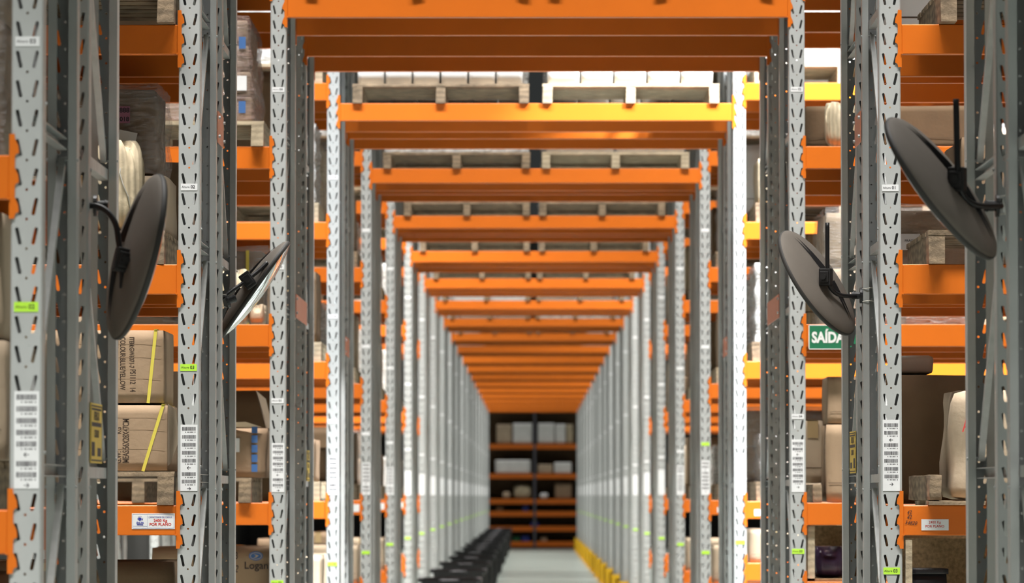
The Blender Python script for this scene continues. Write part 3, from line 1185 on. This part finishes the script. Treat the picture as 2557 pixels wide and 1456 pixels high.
tlo = strapped(-1.930, -1.366, L0 + .127, Z(1011, 17.15), 17.12, 'brown carton with yellow strap printed MEAS 56X28X47CM, on the pallet at lower left', 3,
               [('MEAS:56X28X47CM', .034, .127, .032, .165), ('G.W:', .030, .099, .030, .045), ('KG', .030, .099, .140, .026)], False, (.016, .092))
fl = MB()
fl.quad([(.2815, -.235, .02), (.2815, -.235, .255), (.300, -.10, .235), (.310, -.05, .12), (.285, -.15, .03)])
fl.quad([(.2725, -.2345, .02), (.2855, -.1495, .03), (.3105, -.0495, .12), (.3005, -.0995, .235), (.2725, -.2345, .255)])
link('torn_flap', fl.mesh('torn_flap', 'card_pale'), tlo)
tup = strapped(-1.960, -1.382, Z(1011, 17.15) + .005, Z(824, 17.15), 17.13, 'brown carton with yellow strap printed COLOUR BLUE/YELLOW, topmost of the strapped pair', 5,
               [('ITEM:GW6071-7', .025, .168, .250, .118), ('COLOUR:BLUE/YELLOW', .028, .134, .250, .200), ('PS1112  14', .030, .172, .128, .085), ('QTY:', .026, .108, .250, .045)], True, (.030, .058))
# below
carton(-2.3, -1.345, 17.16, 17.9, .93, 1.353, 'dark brown carton with faint printing below the lowest left beam of the second row', 'card_dark', seed=11)
for q, (tx, zz_) in enumerate((('P MUSTER', .345), ('VEICULO P. SORTIDO', .32), ('DIVERSOS LOTE', .295))):
    pass
sh = thing('low_shelf', 'dark shelf board below the lowest left beam of the second row', 'shelf', (-2.0, 17.15, .90))
link('shelf_board', MB().box(-.68, .67, 0, .80, 0, .028).mesh('shelf_board', 'wood'), sh)
link('shelf_leg', MB().box(-.66, -.60, .02, .76, -.90, 0).mesh('shelf_leg', 'wood'), sh)
link('shelf_leg', MB().box(.60, .66, .02, .76, -.90, 0).mesh('shelf_leg', 'wood'), sh)
pallet(-2.5, 18.28, L0, 'weathered pallet at eye level left of the tunnel, rear half of second row', seed=1)
carton(-2.45, -1.42, 18.3, 19.15, L0 + .127, 2.1, 'brown carton behind the strapped cartons, rear half of second row', 'card', seed=12)

# second level: tall wrapped carton and cream bags
pallet(-2.52, 17.10, L1, 'weathered pallet under the tall wrapped carton, second level left of the tunnel')


def plabels(t, w, d, h):
    link('pink_label', MB().box(w / 2 - .147, w / 2 - .105, -d / 2 - .012, -d / 2 - .011, h - .135, h - .07).mesh('pink_label', 'pinkpaper'), t)
    o = link('paper_label', MB().box(-.035, .035, -.0005, .0005, -.024, .024).mesh('paper_label', 'paper'), t, (w / 2 - .115, -d / 2 - .0115, h - .19), (0, R(12), 0))
    text('printed_text', '888', .026, 'ink', t, (w / 2 - .126, -d / 2 - .0128, h - .086), bold=.0006)
    text('printed_text', '018', .024, 'ink', t, (w / 2 - .126, -d / 2 - .0128, h - .120), bold=.0006)


wrapped(-2.05, -1.432, 17.42, 18.0, 2.83, Z(218, 17.42), 'tall dark brown wrapped carton with pink label, second level left of the tunnel', 'card_dark', 'film', 4, 0, 1, 1, extra=plabels)
carton(-2.02, -1.40, 17.40, 18.0, L1 + .127, 2.825, 'tan carton carrying the tall wrapped one, second level left of tunnel', 'card_pale', seed=21, group='cardboard boxes on the racks')
sack(X(205, 17.2), X(352, 17.2), 17.12, 17.38, L1 + .127, Z(352, 17.25), 'cream bag tied with string in front of the tall wrapped carton, left', 'cream', 3)
# third level: tall cartons added, mostly out of view, to shade the bays below
pallet(-2.48, 17.02, L2, 'weathered pallet on the third level left of the tunnel, second row')
carton(-2.40, -1.40, 17.15, 18.0, L2 + .127, 4.05, 'large unseen brown carton added for shade on the top left pallet, second row', 'card', seed=22)
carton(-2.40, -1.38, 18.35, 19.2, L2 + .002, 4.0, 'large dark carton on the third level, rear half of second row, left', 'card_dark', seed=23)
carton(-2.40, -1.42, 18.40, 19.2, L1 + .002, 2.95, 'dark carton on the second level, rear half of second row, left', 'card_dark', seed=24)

# nearest rack row, left bay (seen at the edge and through the frame)
pallet(-2.53, 11.6, L0, 'weathered pallet at eye level in the nearest rack row, far left')
carton(-2.0, -1.345, 11.66, 12.5, L0 + .127, 2.00, 'pale carton at the left edge, eye level of the nearest rack row', 'card_pale', seed=31)
carton(-2.0, -1.36, 11.68, 12.4, 2.004, 2.33, 'pale carton stacked second at the left edge of the nearest rack row', 'card_pale', seed=32)
wrapped(-2.1, -1.36, 11.68, 12.5, L1 + .002, 3.2, 'wrapped brown load on the second level at the far left edge', 'card', 'film', 7)
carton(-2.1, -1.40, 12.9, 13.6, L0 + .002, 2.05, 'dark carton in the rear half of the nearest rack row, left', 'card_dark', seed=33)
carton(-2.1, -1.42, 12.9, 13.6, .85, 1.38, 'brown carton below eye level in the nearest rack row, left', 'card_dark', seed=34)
sh = thing('low_shelf', 'dark shelf board under the brown carton of the nearest rack row, left', 'shelf', (-1.75, 12.88, .82))
link('shelf_board', MB().box(-.40, .36, 0, .75, 0, .028).mesh('shelf_board', 'wood'), sh)
link('shelf_leg', MB().box(-.38, -.32, .02, .72, -.82, 0).mesh('shelf_leg', 'wood'), sh)
link('shelf_leg', MB().box(.28, .34, .02, .72, -.82, 0).mesh('shelf_leg', 'wood'), sh)

# third rack row, left bay
pallet(-2.50, 23.06, L2, 'weathered pallet under the stack with blue labels, third row left of the tunnel', 'wood_pale')


def bluelabels(t, w, d, h):
    p = MB()
    for zz_ in (h * .77, h * .14):
        b = MB().box(w / 2 - .075, w / 2 - .040, -d / 2 - .010, -d / 2 - .008, zz_ - .03, zz_ + .03)
        link('blue_label', b.mesh('blue_label', 'bluelabel'), t)
    p.box(w / 2 - .10, w / 2 - .035, -d / 2 - .010, -d / 2 - .008, h * .36 - .03, h * .36 + .045)
    link('paper_label', p.mesh('paper_label', 'paper'), t)


wrapped(-2.45, -1.412, 23.10, 24.0, L2 + .127, Z(45, 23.1), 'tall stack with blue labels wrapped in brown film, third row left of the tunnel', 'card_pale', 'film_dark', 9, .03, 2, 4, extra=bluelabels)
carton(-2.4, -1.37, 25.2, 26.0, L2 + .002, 3.95, 'brown carton on the third level, rear half of the third row, left', 'card', seed=41)
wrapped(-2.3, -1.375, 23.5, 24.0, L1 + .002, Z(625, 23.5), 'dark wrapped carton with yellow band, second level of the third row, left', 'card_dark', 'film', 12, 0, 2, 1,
        extra=lambda t, w, d, h: link('yellow_band', MB().box(w / 2 - .098, w / 2 - .082, -d / 2 - .012, -d / 2 - .010, 0.01, h).mesh('yellow_band', 'strap'), t))
sack(X(545, 23.2), X(625, 23.2), 23.12, 23.45, L1 + .002, Z(672, 23.2), 'cream sack in front of the dark wrapped carton, third row left', 'cream', 5)
sack(X(622, 23.2), X(662, 23.2), 23.14, 23.4, L1 + .002, Z(760, 23.2), 'small pale paper sack right of the cream sack, third row left', 'card_pale', 6, ties=False)
pallet(-2.56, 23.08, L0, 'weathered pallet under the box with blue symbols, third row left', 'wood')
tb = carton(X(400, 23.15), X(665, 23.15), 23.15, 23.85, L0 + .127, Z(1068, 23.15), 'open brown box with a column of blue symbols, third row left of the tunnel', 'card', seed=44, tape=False, amp=.006)
_w = X(665, 23.15) - X(400, 23.15)
sy = MB()
for k in range(5):
    zz_ = .245 - k * .049
    sy.box(_w / 2 - .074, _w / 2 - .044, -.3585, -.3575, zz_ - .019, zz_ + .019)
link('blue_symbols', sy.mesh('blue_symbols', 'bluelabel'), tb)
link('paper_label', MB().box(_w / 2 - .19, _w / 2 - .135, -.3585, -.3575, .13, .20).mesh('paper_label', 'paper'), tb)
fp = MB()
hh = Z(1068, 23.15) - L0 - .127
fp.quad([(_w / 2 - .004, -.34, hh), (_w / 2 - .004, .34, hh), (_w / 2 - .045, .33, hh + .16), (_w / 2 - .06, -.25, hh + .19)])
fp.quad([(_w / 2 - .001, -.34, hh), (_w / 2 - .057, -.25, hh + .19), (_w / 2 - .042, .33, hh + .16), (_w / 2 - .001, .34, hh)])
fp.quad([(-_w / 2 + .02, -.352, hh + .002), (_w / 2 - .02, -.352, hh + .002), (_w / 2 - .1, -.42, hh + .028), (-_w / 2 + .05, -.43, hh + .014)])
link('open_flaps', fp.mesh('open_flaps', 'card_pale'), tb)
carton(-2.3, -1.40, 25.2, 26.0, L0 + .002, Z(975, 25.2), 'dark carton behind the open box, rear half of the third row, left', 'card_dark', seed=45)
tb = carton(X(380, 23.2), X(676, 23.2), 23.2, 23.8, .93, Z(1366, 23.2), 'brown carton marked Logan with a blue oval emblem, low in the third row left', 'card_tan', seed=46, tape=False)
_w = X(676, 23.2) - X(380, 23.2)
_h = Z(1366, 23.2) - .93
bx = _w / 2 - (676 - 640) * 23.2 / FPX
el = MB()
el.quad([(bx + .036 * cos(2 * pi * q / 24), -.3035, _h - .045 + .023 * sin(2 * pi * q / 24)) for q in range(24)])
link('blue_emblem', el.mesh('blue_emblem', 'bluelabel'), tb)
el = MB()
for a0 in range(0, 24):
    a, b_ = 2 * pi * a0 / 24, 2 * pi * (a0 + 1) / 24
    el.quad([(bx + .030 * cos(a), -.3039, _h - .045 + .018 * sin(a)), (bx + .030 * cos(b_), -.3039, _h - .045 + .018 * sin(b_)), (bx + .027 * cos(b_), -.3039, _h - .045 + .015 * sin(b_)), (bx + .027 * cos(a), -.3039, _h - .045 + .015 * sin(a))])
el.quad([(bx - .014, -.3039, _h - .056), (bx + .002, -.3039, _h - .045), (bx - .012, -.3039, _h - .036), (bx + .014, -.3039, _h - .042), (bx + .004, -.3039, _h - .052)])
link('emblem_outline', el.mesh('emblem_outline', 'card_pale'), tb)
text('printed_name', 'Logan', .052, 'ink', tb, (bx + .002, -.3030, _h - .095), bold=.0003)
text('marker_writing', '13', .052, 'ink', tb, (bx - .108, -.3030, _h - .045), narrow=.7)
text('marker_writing', '22', .052, 'ink', tb, (bx - .112, -.3030, _h - .112), narrow=.8, shear=.3)
pt = thing('low_pallet', 'weathered pallet under the Logan carton, third row left', 'pallet', (X(528, 23.2), 23.1, .9205))
link('deck_boards', MB().box(-.32, .32, 0, .9, -.012, .008).mesh('deck_boards', 'wood'), pt)

# ------------------------------------------------------------------ goods right of the tunnel
# second row third level: tall brown carton added out of view as shade
pallet(1.528, 17.0, L2, 'weathered pallet on the third level right of the tunnel, second row', 'wood')
carton(1.60, 2.55, 17.1, 17.95, L2 + .127, 4.0, 'large unseen brown carton added for shade on the top right pallet, second row', 'card', seed=51)
carton(1.40, 1.63, 18.35, 19.0, L2 + .002, 4.0, 'white carton with yellow band, top right of the second row, rear half', 'white', seed=52)
# second level
pallet(X(2318, 17.1), 17.06, L1, 'weathered pallet in front of the wrapped box, second level right of the tunnel', 'wood')


def paper(t, w, d, h):
    link('paper_label', MB().box(-.052, .030, -d / 2 - .013, -d / 2 - .0118, h - .165, h - .10).mesh('paper_label', 'paper'), t, (-w / 2 + .12, 0, 0))
    text('printed_text', 'FRAGIL', .014, 'ink', t, (-w / 2 + .11, -d / 2 - .0138, h - .128))


wrapped(1.41, 2.10, 18.33, 19.15, L1 + .002, Z(522, 18.33), 'carton in clear film with a white paper, second level right of the tunnel', 'card_pale', 'film', 14, 0, 1, 1, extra=paper)
carton(1.62, 2.40, 17.15, 17.9, L1 + .127, 2.95, 'brown carton on the right pallet, second level of the second row', 'card', seed=54)
# eye level
bp = thing('broken_pallet', 'splintered pallet end lying on the eye-level beam right of the tunnel', 'pallet', (X(2315, 17.12), 17.05, L0 + .001))
rn = random.Random(4)
mb = MB().box(0, 1.1, 0, .16, 0, .016, 0, .002, rn)
mb.box(0, 1.1, .5, .64, 0, .016, 0, .002, rn)
link('bottom_board', mb.mesh('bottom_board', 'wood'), bp)
mb = rounded(.002, .050, .01, 1.0, .017, .112, .006, 5, .003, 6)
link('stringer', mb.mesh('stringer', 'wood', False), bp)
carton(1.375, 2.10, 18.33, 19.1, L0 + .002, Z(936, 18.33), 'big dark brown carton at eye level right of the tunnel, second row', 'card_dark', seed=55, tape=False)
t = thing('wrapped_packet', 'white wrapped packet on top of the big dark carton, right of the tunnel', 'packet', ((X(2250, 18.4) + X(2323, 18.4)) / 2, 18.45, Z(936, 18.33) + .006))
_pw = (X(2323, 18.4) - X(2250, 18.4)) / 2 + .02
link('packet_body', rounded(-_pw, _pw, 0, .4, 0, .074, .02, 4, .004, 7).mesh('packet_body', 'white', True), t)
ts = rounded(-.2, .2, -.25, .25, 0, .41, .03, 6, .008, 8)
t = thing('paper_sack', 'tan paper sack printed AT standing on the splintered pallet, right', 'sack', (X(2358, 17.35) + .2, 17.35, L0 + .018), (0, R(1.5), 0))
link('sack_body', ts.mesh('sack_body', 'card_pale', True), t)
text('printed_letters', 'AT', .075, 'redink', t, (-.165, -.262, .275), bold=.0004, narrow=.62, align='LEFT')
# below
bc = thing('plywood_crate', 'open plywood crate with pale corner post, below the right beam of the second row', 'crate', (1.772, 17.1, 0.95))
mb = MB().box(-.375, -.350, 0, .03, -.95, .485).box(-.375, -.35, .60, .63, -.95, .485)
link('corner_post', mb.mesh('corner_post', 'wood_pale'), bc)
link('crate_panel', MB().box(-.374, .62, .635, .65, -.2, .485).mesh('crate_panel', 'fibre'), bc)
link('crate_floor', MB().box(-.35, .62, .0, .63, -.02, 0).mesh('crate_floor', 'fibre'), bc)
link('corner_post', MB().box(.60, .62, 0, .03, -.95, .485).mesh('corner_post', 'wood_pale'), bc)
bk = thing('black_bucket', 'black plastic container in the plywood crate, bottom right', 'container', (X(2314, 17.3), 17.32, .951))
link('container_body', rounded(-.070, .070, -.09, .09, 0, Z(1424, 17.3) - .952, .012, 2, 0, 5).mesh('container_body', 'bin', True), bk)
link('container_lid', rounded(-.074, .074, -.095, .095, Z(1424, 17.3) - .965, Z(1418, 17.3) - .951, .005, 2, 0, 4).mesh('container_lid', 'bin', True), bk)
# nearest rack row, right bay (between its frames)
carton(1.42, 2.1, 12.95, 13.65, L0 + .002, 2.1, 'brown carton in the nearest rack row at the right edge', 'card_pale', seed=61)
carton(1.42, 2.1, 12.95, 13.65, L1 + .002, 2.9, 'cream carton on the second level at the right edge, nearest row', 'card_pale', seed=62)

# third row right
carton(1.40, 2.3, 23.3, 24.0, L2 + .002, Z(262, 23.3), 'dark wrapped carton on the third level of the third row, right', 'card_dark', seed=71)
sack(X(2062, 23.2), X(2140, 23.2), 23.12, 23.28, L2 + .002, Z(255, 23.2), 'cream bag beside the dark carton, third level right', 'cream', 12, ties=False)
pallet(1.67, 25.15, L2, 'pale pallet on the third level, rear half of third row, right', 'wood_pale')
sack(1.62, 1.98, 25.2, 25.6, L2 + .127, Z(263, 25.2), 'cream wrapped bundle on the third level, rear half of third row', 'cream', 13, ties=False)
sack(2.00, 2.30, 25.2, 25.6, L2 + .127, Z(266, 25.2), 'second cream wrapped bundle right of the first, rear half of third row', 'cream', 15, ties=False)
wrapped(X(2052, 23.2), 2.3, 23.15, 23.95, L1 + .002, Z(530, 23.2), 'cream load in clear film on the second level of the third row, right', 'card_pale', 'film', 17, .02, 2, 2)
carton(1.41, 1.9, 25.2, 25.9, L1 + .002, 3.05, 'cream carton on the second level, rear half of third row, right', 'cream', seed=73)
# eye level third row right
carton(X(2062, 23.15), 1.85, 23.12, 23.6, L0 + .002, Z(1060, 23.15), 'tan carton at eye level of the third row, right of the tunnel', 'card_tan', seed=74)
carton(X(2066, 23.15), 1.85, 23.14, 23.6, Z(1060, 23.15) + .003, Z(940, 23.15), 'tan carton stacked on another, third row right, eye level', 'card_tan', seed=75)
carton(1.39, 1.50, 23.5, 24.0, L0 + .10, Z(1050, 23.5), 'pale open carton left of the stacked tan pair, third row right', 'card_pale', seed=76)
wp = thing('wood_block', 'short timber block on the eye-level beam of the third row, right', 'block', (X(2040, 23.15), 23.12, L0 + .001))
link('block_body', rounded(-.024, .024, 0, .9, 0, .093, .004, 3, .002, 4).mesh('block_body', 'wood'), wp)
bc = thing('plywood_crate', 'open plywood crate with pale post, low in the third row right', 'crate', (1.785, 23.12, 1.17))
link('corner_post', MB().box(-.39, -.355, 0, .03, 0, .275).mesh('corner_post', 'wood_pale'), bc)
link('crate_panel', MB().box(-.39, .60, .60, .62, 0, .275).mesh('crate_panel', 'fibre'), bc)
link('crate_floor', MB().box(-.39, .60, 0, .60, 0, .012).mesh('crate_floor', 'fibre'), bc)
sack(1.42, 1.60, 23.2, 23.5, 1.183, 1.183 + .16, 'dark purple plastic bag in the low crate, third row right', 'purple', 19, ties=False)

# ------------------------------------------------------------------ goods in the rows behind (both sides)
rnd = random.Random(21)
LEVELS = [(L0, 'eye-level'), (L1, 'second-level'), (L2, 'third-level'), (L3, 'fourth-level')]
LOOK = [('card', 'brown'), ('card_pale', 'pale'), ('card_tan', 'tan'), ('card_dark', 'dark'), ('white', 'white'), ('cream', 'cream')]
for i in range(2, 7):
    y0, dep = ROWS[i]
    for side in ('L', 'R'):
        sn = 'left' if side == 'L' else 'right'
        for li, (z, ln) in enumerate(LEVELS):
            for half in (0, 1):
                ys = y0 + .04 if half == 0 else y0 + dep - FD + .01
                for slot in (0, 1):
                    if i == 2 and (z != L3) and (slot == 0):
                        continue
                    if i == 2 and side == 'R' and half == 1 and z == L2:
                        continue
                    if half == 1 and slot == 1 and i != 2:
                        continue
                    gap = rnd.uniform(.03, .07)
                    if side == 'L':
                        x1 = XL - PW - gap - slot * 1.24
                        x0 = x1 - 1.14
                    else:
                        x0 = XR + PW + gap + slot * 1.24
                        x1 = x0 + 1.14
                    hn = 'front' if half == 0 else 'rear'
                    sl = 'beside the tunnel' if slot == 0 else 'one pallet further out'
                    pallet(x0, ys - .02, z, f'pallet at {ln} {sn}, {sl}, {hn} half of the {ORD[i]} rack row', rnd.choice(('wood', 'wood_pale')), rnd.randint(0, 1))
                    m, mn = rnd.choice(LOOK if z > L1 else LOOK[:4])
                    if z == L3 and i == 3:
                        m, mn = 'white', 'white'
                    top = .62 if rnd.random() < .7 else .42
                    if z == L3:
                        top = .9
                    if rnd.random() < .35:
                        wrapped(x0 + .03, x1 - .03, ys + .01, ys + .80, z + .127, z + top, f'{mn} wrapped load at {ln} {sn}, {sl}, {hn} half of {ORD[i]} row', m, rnd.choice(('film', 'film_white')), rnd.randint(0, 99), 0, 2, 2)
                    else:
                        n = rnd.choice((2, 3))
                        xs = x0 + .02
                        for k in range(n):
                            xe = x0 + .02 + (1.10) * (k + 1) / n - .012
                            zt = z + top * rnd.uniform(.86, 1)
                            pos = {2: ('left', 'right'), 3: ('left', 'middle', 'right')}[n][k]
                            carton(xs, xe, ys + .02, ys + .7, z + .127, zt, f'{mn} carton, {pos} on {ln} pallet {sn}, {sl}, {hn} half of {ORD[i]} row', m, seed=rnd.randint(0, 999), tape=(i < 4))
                            xs = xe + .012

for i in (3, 4, 5):
    y0, dep = ROWS[i]
    for side in ('L', 'R'):
        low = 1.166 if (i == 3 and side == 'R') else .92
        sn = 'left' if side == 'L' else 'right'
        for k, (m, mn) in enumerate((('card_pale', 'pale'), ('card', 'brown'))):
            a = (.10 + .40 * k)
            x0, x1 = (XL - a - .38, XL - a) if side == 'L' else (XR + a, XR + a + .38)
            carton(x0, x1, y0 + .02, y0 + FD, low + .002, low + (.30 if low < 1 else .22) + .05 * k, f'{mn} carton on the lowest level {sn} of the tunnel, {ORD[i]} rack row', m, seed=80 + k + i)

# goods over the tunnel
for i in range(2, 11):
    y0, dep = ROWS[i]
    for half in (0, 1):
        ys = y0 - .02 if half == 0 else y0 + dep - FD - .01
        if i > 7 and half == 1:
            continue
        hn = 'front' if half == 0 else 'rear'
        for s in (0, 1):
            x0 = (X(880, 29.5), X(1356, 29.5))[s]
            x0 += rnd.uniform(-.015, .015) if i != 3 else 0
            sn = ('left', 'right')[s]
            pallet(x0, ys, LT, f'pallet on the tunnel roof beams, {sn} one, {hn} half of the {ORD[i]} rack row', ('wood', 'wood_pale')[s if i < 5 else 0], i)
            if i in (3,):
                n = 6 if s == 0 else 5
                for k in range(n):
                    a = x0 + .03 + 1.08 * k / n
                    carton(a, a + 1.08 / n - .008, ys + .04, ys + .9, LT + .127, LT + .127 + .5 + .02 * (k % 2), f'white carton, {("first", "second", "third", "fourth", "fifth", "sixth")[k]} from left on the {sn} tunnel roof pallet, {hn} half, fourth row', 'white', seed=k, tape=False)
            else:
                m, mn = rnd.choice(LOOK[:3] + LOOK[4:])
                h1 = rnd.uniform(.5, .8)
                wrapped(x0 + .02, x0 + 1.12, ys + .04, ys + .92, LT + .127, LT + .127 + h1, f'{mn} wrapped load on the {sn} tunnel roof pallet, {hn} half of the {ORD[i]} rack row', m, rnd.choice(('film', 'film_white')), rnd.randint(0, 99), 0, 2, 1)

# ------------------------------------------------------------------ black bins along the left of the tunnel
def bin_meshes():
    out = {}
    def ring(w, d, z, r, n=4):
        P = []
        for sx, sy, a0 in ((1, 1, 0), (-1, 1, 90), (-1, -1, 180), (1, -1, 270)):
            for k in range(n + 1):
                a = R(a0 + 90 * k / n)
                P.append((sx * (w - r) + r * cos(a), sy * (d - r) + r * sin(a), z))
        return P
    def shell(rings, cap_bottom=True):
        mb = MB()
        N = len(rings[0])
        for r_ in rings:
            mb.v += r_
        for i in range(len(rings) - 1):
            for k in range(N):
                a, b_ = i * N + k, i * N + (k + 1) % N
                mb.f.append((a, b_, b_ + N, a + N)); mb.m.append(0)
        if cap_bottom:
            mb.f.append(tuple(reversed(range(N)))); mb.m.append(0)
        return mb
    body = shell([ring(.27, .30, .04, .05), ring(.31, .34, .60, .05), ring(.295, .325, .60, .05), ring(.255, .285, .06, .05)])
    N = 20
    body.f.append(tuple(range(3 * N, 4 * N))); body.m.append(0)
    out['bin_body'] = body.mesh('bin_body', 'bin', False)
    rim = shell([ring(.305, .335, .585, .05), ring(.345, .375, .585, .06), ring(.350, .380, .60, .06), ring(.345, .375, .625, .06), ring(.300, .330, .625, .05), ring(.295, .325, .59, .05)], False)
    out['bin_rim'] = rim.mesh('bin_rim', 'bin', False)
    ribs = MB()
    for x in (-.18, -.06, .06, .18):
        ribs.bar((x, -.302, .08), (x, -.342, .56), .022, .012)
    for y in (-.2, 0, .2):
        ribs.bar((.272, y, .08), (.312, y, .56), .012, .022)
    out['bin_ribs'] = ribs.mesh('bin_ribs', 'bin')
    hd = MB().tube(smooth_path([(-.10, -.35, .60), (-.09, -.41, .60), (0, -.425, .60), (.09, -.41, .60), (.10, -.35, .60)]), .014, 8)
    out['bin_handle'] = hd.mesh('bin_handle', 'bin', True)
    wh = MB()
    for x in (-.2, .2):
        for y in (-.24, .24):
            wh.tube([(x - .014, y, .04), (x + .014, y, .04)], .04, 14)
    out['castors'] = wh.mesh('castors', 'rubber')
    return out


BIN = bin_meshes()
BW = ['nearest', 'second', 'third', 'fourth', 'fifth', 'sixth', 'seventh', 'eighth', 'ninth', 'tenth', 'eleventh', 'twelfth', 'thirteenth', 'fourteenth']
for k in range(14):
    y = 50.2 + 6.0 * k
    t = thing('black_bin', f'black plastic bin on the floor left of the tunnel, {BW[k]} in the line of bins', 'bin', (-.90 + .02 * sin(k * 3), y, 0), (0, 0, 0), 'black bins lined up left of the tunnel')
    for nme, me in BIN.items():
        link(nme, me, t)
    t.scale = (1, 1, 1.12)

# ------------------------------------------------------------------ yellow post guards on the right
def guard_mesh():
    mb = MB()
    pts = [(-.105, .12), (-.105, -.06), (-.075, -.09), (.075, -.09), (.105, -.06), (.105, .12)]
    inn = [(-.090, .12), (-.090, -.054), (-.069, -.075), (.069, -.075), (.090, -.054), (.090, .12)]
    n = len(pts)
    for z in (0.006, .37):
        for p in pts + inn:
            mb.v.append((p[0], p[1], z))
    for i in range(n - 1):
        mb.f.append((i, i + 1, 2 * n + i + 1, 2 * n + i)); mb.m.append(0)
        mb.f.append((n + i + 1, n + i, 3 * n + i, 3 * n + i + 1)); mb.m.append(0)
        mb.f.append((2 * n + i, 2 * n + i + 1, 3 * n + i + 1, 3 * n + i)); mb.m.append(0)
    for i in (0, n - 1):
        mb.f.append((i, n + i, 3 * n + i, 2 * n + i)); mb.m.append(0)
    return mb.mesh('guard_shield', 'guard')


GUARD = guard_mesh()
GPLATE = MB().box(-.14, .14, -.125, .10, 0, .006).mesh('guard_plate', 'guard')
gi = 0
for i in range(7, 21):
    y0, dep = ROWS[i]
    for rear in (0, 1):
        y = y0 - .03 if not rear else y0 + dep + .03
        t = thing('post_guard', f'yellow steel guard at the foot of the right post, {"front" if not rear else "rear"} of the {ORD[i]} rack row', 'post guard', (CXR, y, .0065), (0, 0, pi if rear else 0), 'yellow post guards on the floor')
        link('guard_shield', GUARD, t)
        link('guard_plate', GPLATE, t)

# ------------------------------------------------------------------ the cross rack at the far end
YE = 138.0
DARK_FRAME = FAR_FRAME.copy()  # far end frames reuse the mesh in a darker grey
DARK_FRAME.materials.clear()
DARK_FRAME.materials.append(mat('dark_grey_frame', (0.10, 0.095, 0.11), 0.5))
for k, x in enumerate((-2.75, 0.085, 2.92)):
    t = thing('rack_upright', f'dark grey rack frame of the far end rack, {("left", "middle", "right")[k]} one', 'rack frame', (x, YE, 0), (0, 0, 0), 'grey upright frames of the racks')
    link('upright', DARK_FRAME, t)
for z, ln in ((Z(1109, YE), 'topmost'), (Z(1183, YE), 'second from top'), (Z(1246, YE), 'third from top'), (Z(1277, YE), 'fourth from top'), (Z(1314, YE), 'second lowest'), (Z(1352, YE), 'lowest')):
    for k, (xa, xb) in enumerate(((-2.70, .04), (.13, 2.87))):
        sn = ('left', 'right')[k]
        for q, yy in enumerate((YE, YE + FD - .05)):
            if q == 1 and z < 1.6:
                continue
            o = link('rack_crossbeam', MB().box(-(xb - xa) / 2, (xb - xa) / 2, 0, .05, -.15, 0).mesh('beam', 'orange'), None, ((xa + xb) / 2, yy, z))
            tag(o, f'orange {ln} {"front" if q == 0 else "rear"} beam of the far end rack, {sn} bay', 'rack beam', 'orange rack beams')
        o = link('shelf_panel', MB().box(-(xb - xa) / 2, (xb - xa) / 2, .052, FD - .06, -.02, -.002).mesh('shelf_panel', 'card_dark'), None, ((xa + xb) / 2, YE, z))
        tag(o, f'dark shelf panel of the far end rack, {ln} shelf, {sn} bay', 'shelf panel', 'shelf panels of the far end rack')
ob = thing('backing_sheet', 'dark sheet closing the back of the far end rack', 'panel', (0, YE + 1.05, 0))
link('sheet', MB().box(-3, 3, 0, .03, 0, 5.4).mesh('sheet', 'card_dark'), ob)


def endbox(px0, px1, py0, zb, label, m, name='cardboard_box', seed=0, film=None):
    y = YE + .07
    carton(X(px0, y), X(px1, y), y, y + .7, zb + .003, Z(py0, y), label, m, seed=seed, tape=False, name=name, group='goods on the far end rack')


z = Z(1109, YE)
endbox(1240, 1278, 1060, z, 'grey carton on the top shelf of the far end rack, leftmost', 'card_pale', seed=1)
endbox(1281, 1329, 1057, z, 'white carton on the top shelf of the far end rack, left of centre', 'white', seed=2)
endbox(1343, 1385, 1057, z, 'white carton on the top shelf of the far end rack, right of centre', 'white', seed=3)
endbox(1387, 1412, 1059, z, 'white carton on the top shelf of the far end rack, second from right', 'white', seed=4)
endbox(1414, 1431, 1060, z, 'cream carton on the top shelf of the far end rack, rightmost', 'cream', seed=5)
z = Z(1183, YE)
endbox(1237, 1325, 1149, z, 'long white carton on the second shelf of the far end rack', 'white', seed=6)
endbox(1343, 1380, 1160, z, 'low pale carton on the second shelf of the far end rack', 'card_pale', seed=7)
endbox(1384, 1427, 1155, z, 'white carton at the right of the second shelf, far end rack', 'white', seed=8)
endbox(1386, 1427, 1206, Z(1246, YE), 'brown carton on the third shelf of the far end rack', 'card', seed=9)
for px0, px1, py0, lv, lb, m in ((1283, 1327, 1211, 1246, 'cream sack on the third shelf of the far end rack', 'cream'), (1255, 1274, 1228, 1246, 'small pale bag left of the cream sack, far end rack', 'card_pale'), (1348, 1368, 1231, 1246, 'small white bag on the third shelf of the far end rack', 'paper')):
    y = YE + .07
    sack(X(px0, y), X(px1, y), y, y + .5, Z(lv, YE) + .003, Z(py0, y), lb, m, 3, ties=False, group='goods on the far end rack')
for px0, px1, py0, lv, lb, m in ((1305, 1320, 1264, 1277, 'blue plastic bin on the fourth shelf of the far end rack', 'bluebin'), (1325, 1345, 1303, 1314, 'blue plastic bin on the second lowest shelf, far end rack', 'bluebin'), (1302, 1322, 1338, 1352, 'blue plastic bin on the lowest shelf of the far end rack', 'bluebin'), (1240, 1256, 1266, 1277, 'small brown carton on the fourth shelf, far end rack', 'card'), (1280, 1298, 1340, 1352, 'small green carton on the lowest shelf, far end rack', 'green'), (1350, 1366, 1341, 1352, 'small pale carton on the lowest shelf, far end rack', 'card_pale')):
    endbox(px0, px1, py0, Z(lv, YE), lb, m)

print('BEAMS', N_BEAM[0], 'OBJECTS', len(bpy.data.objects))
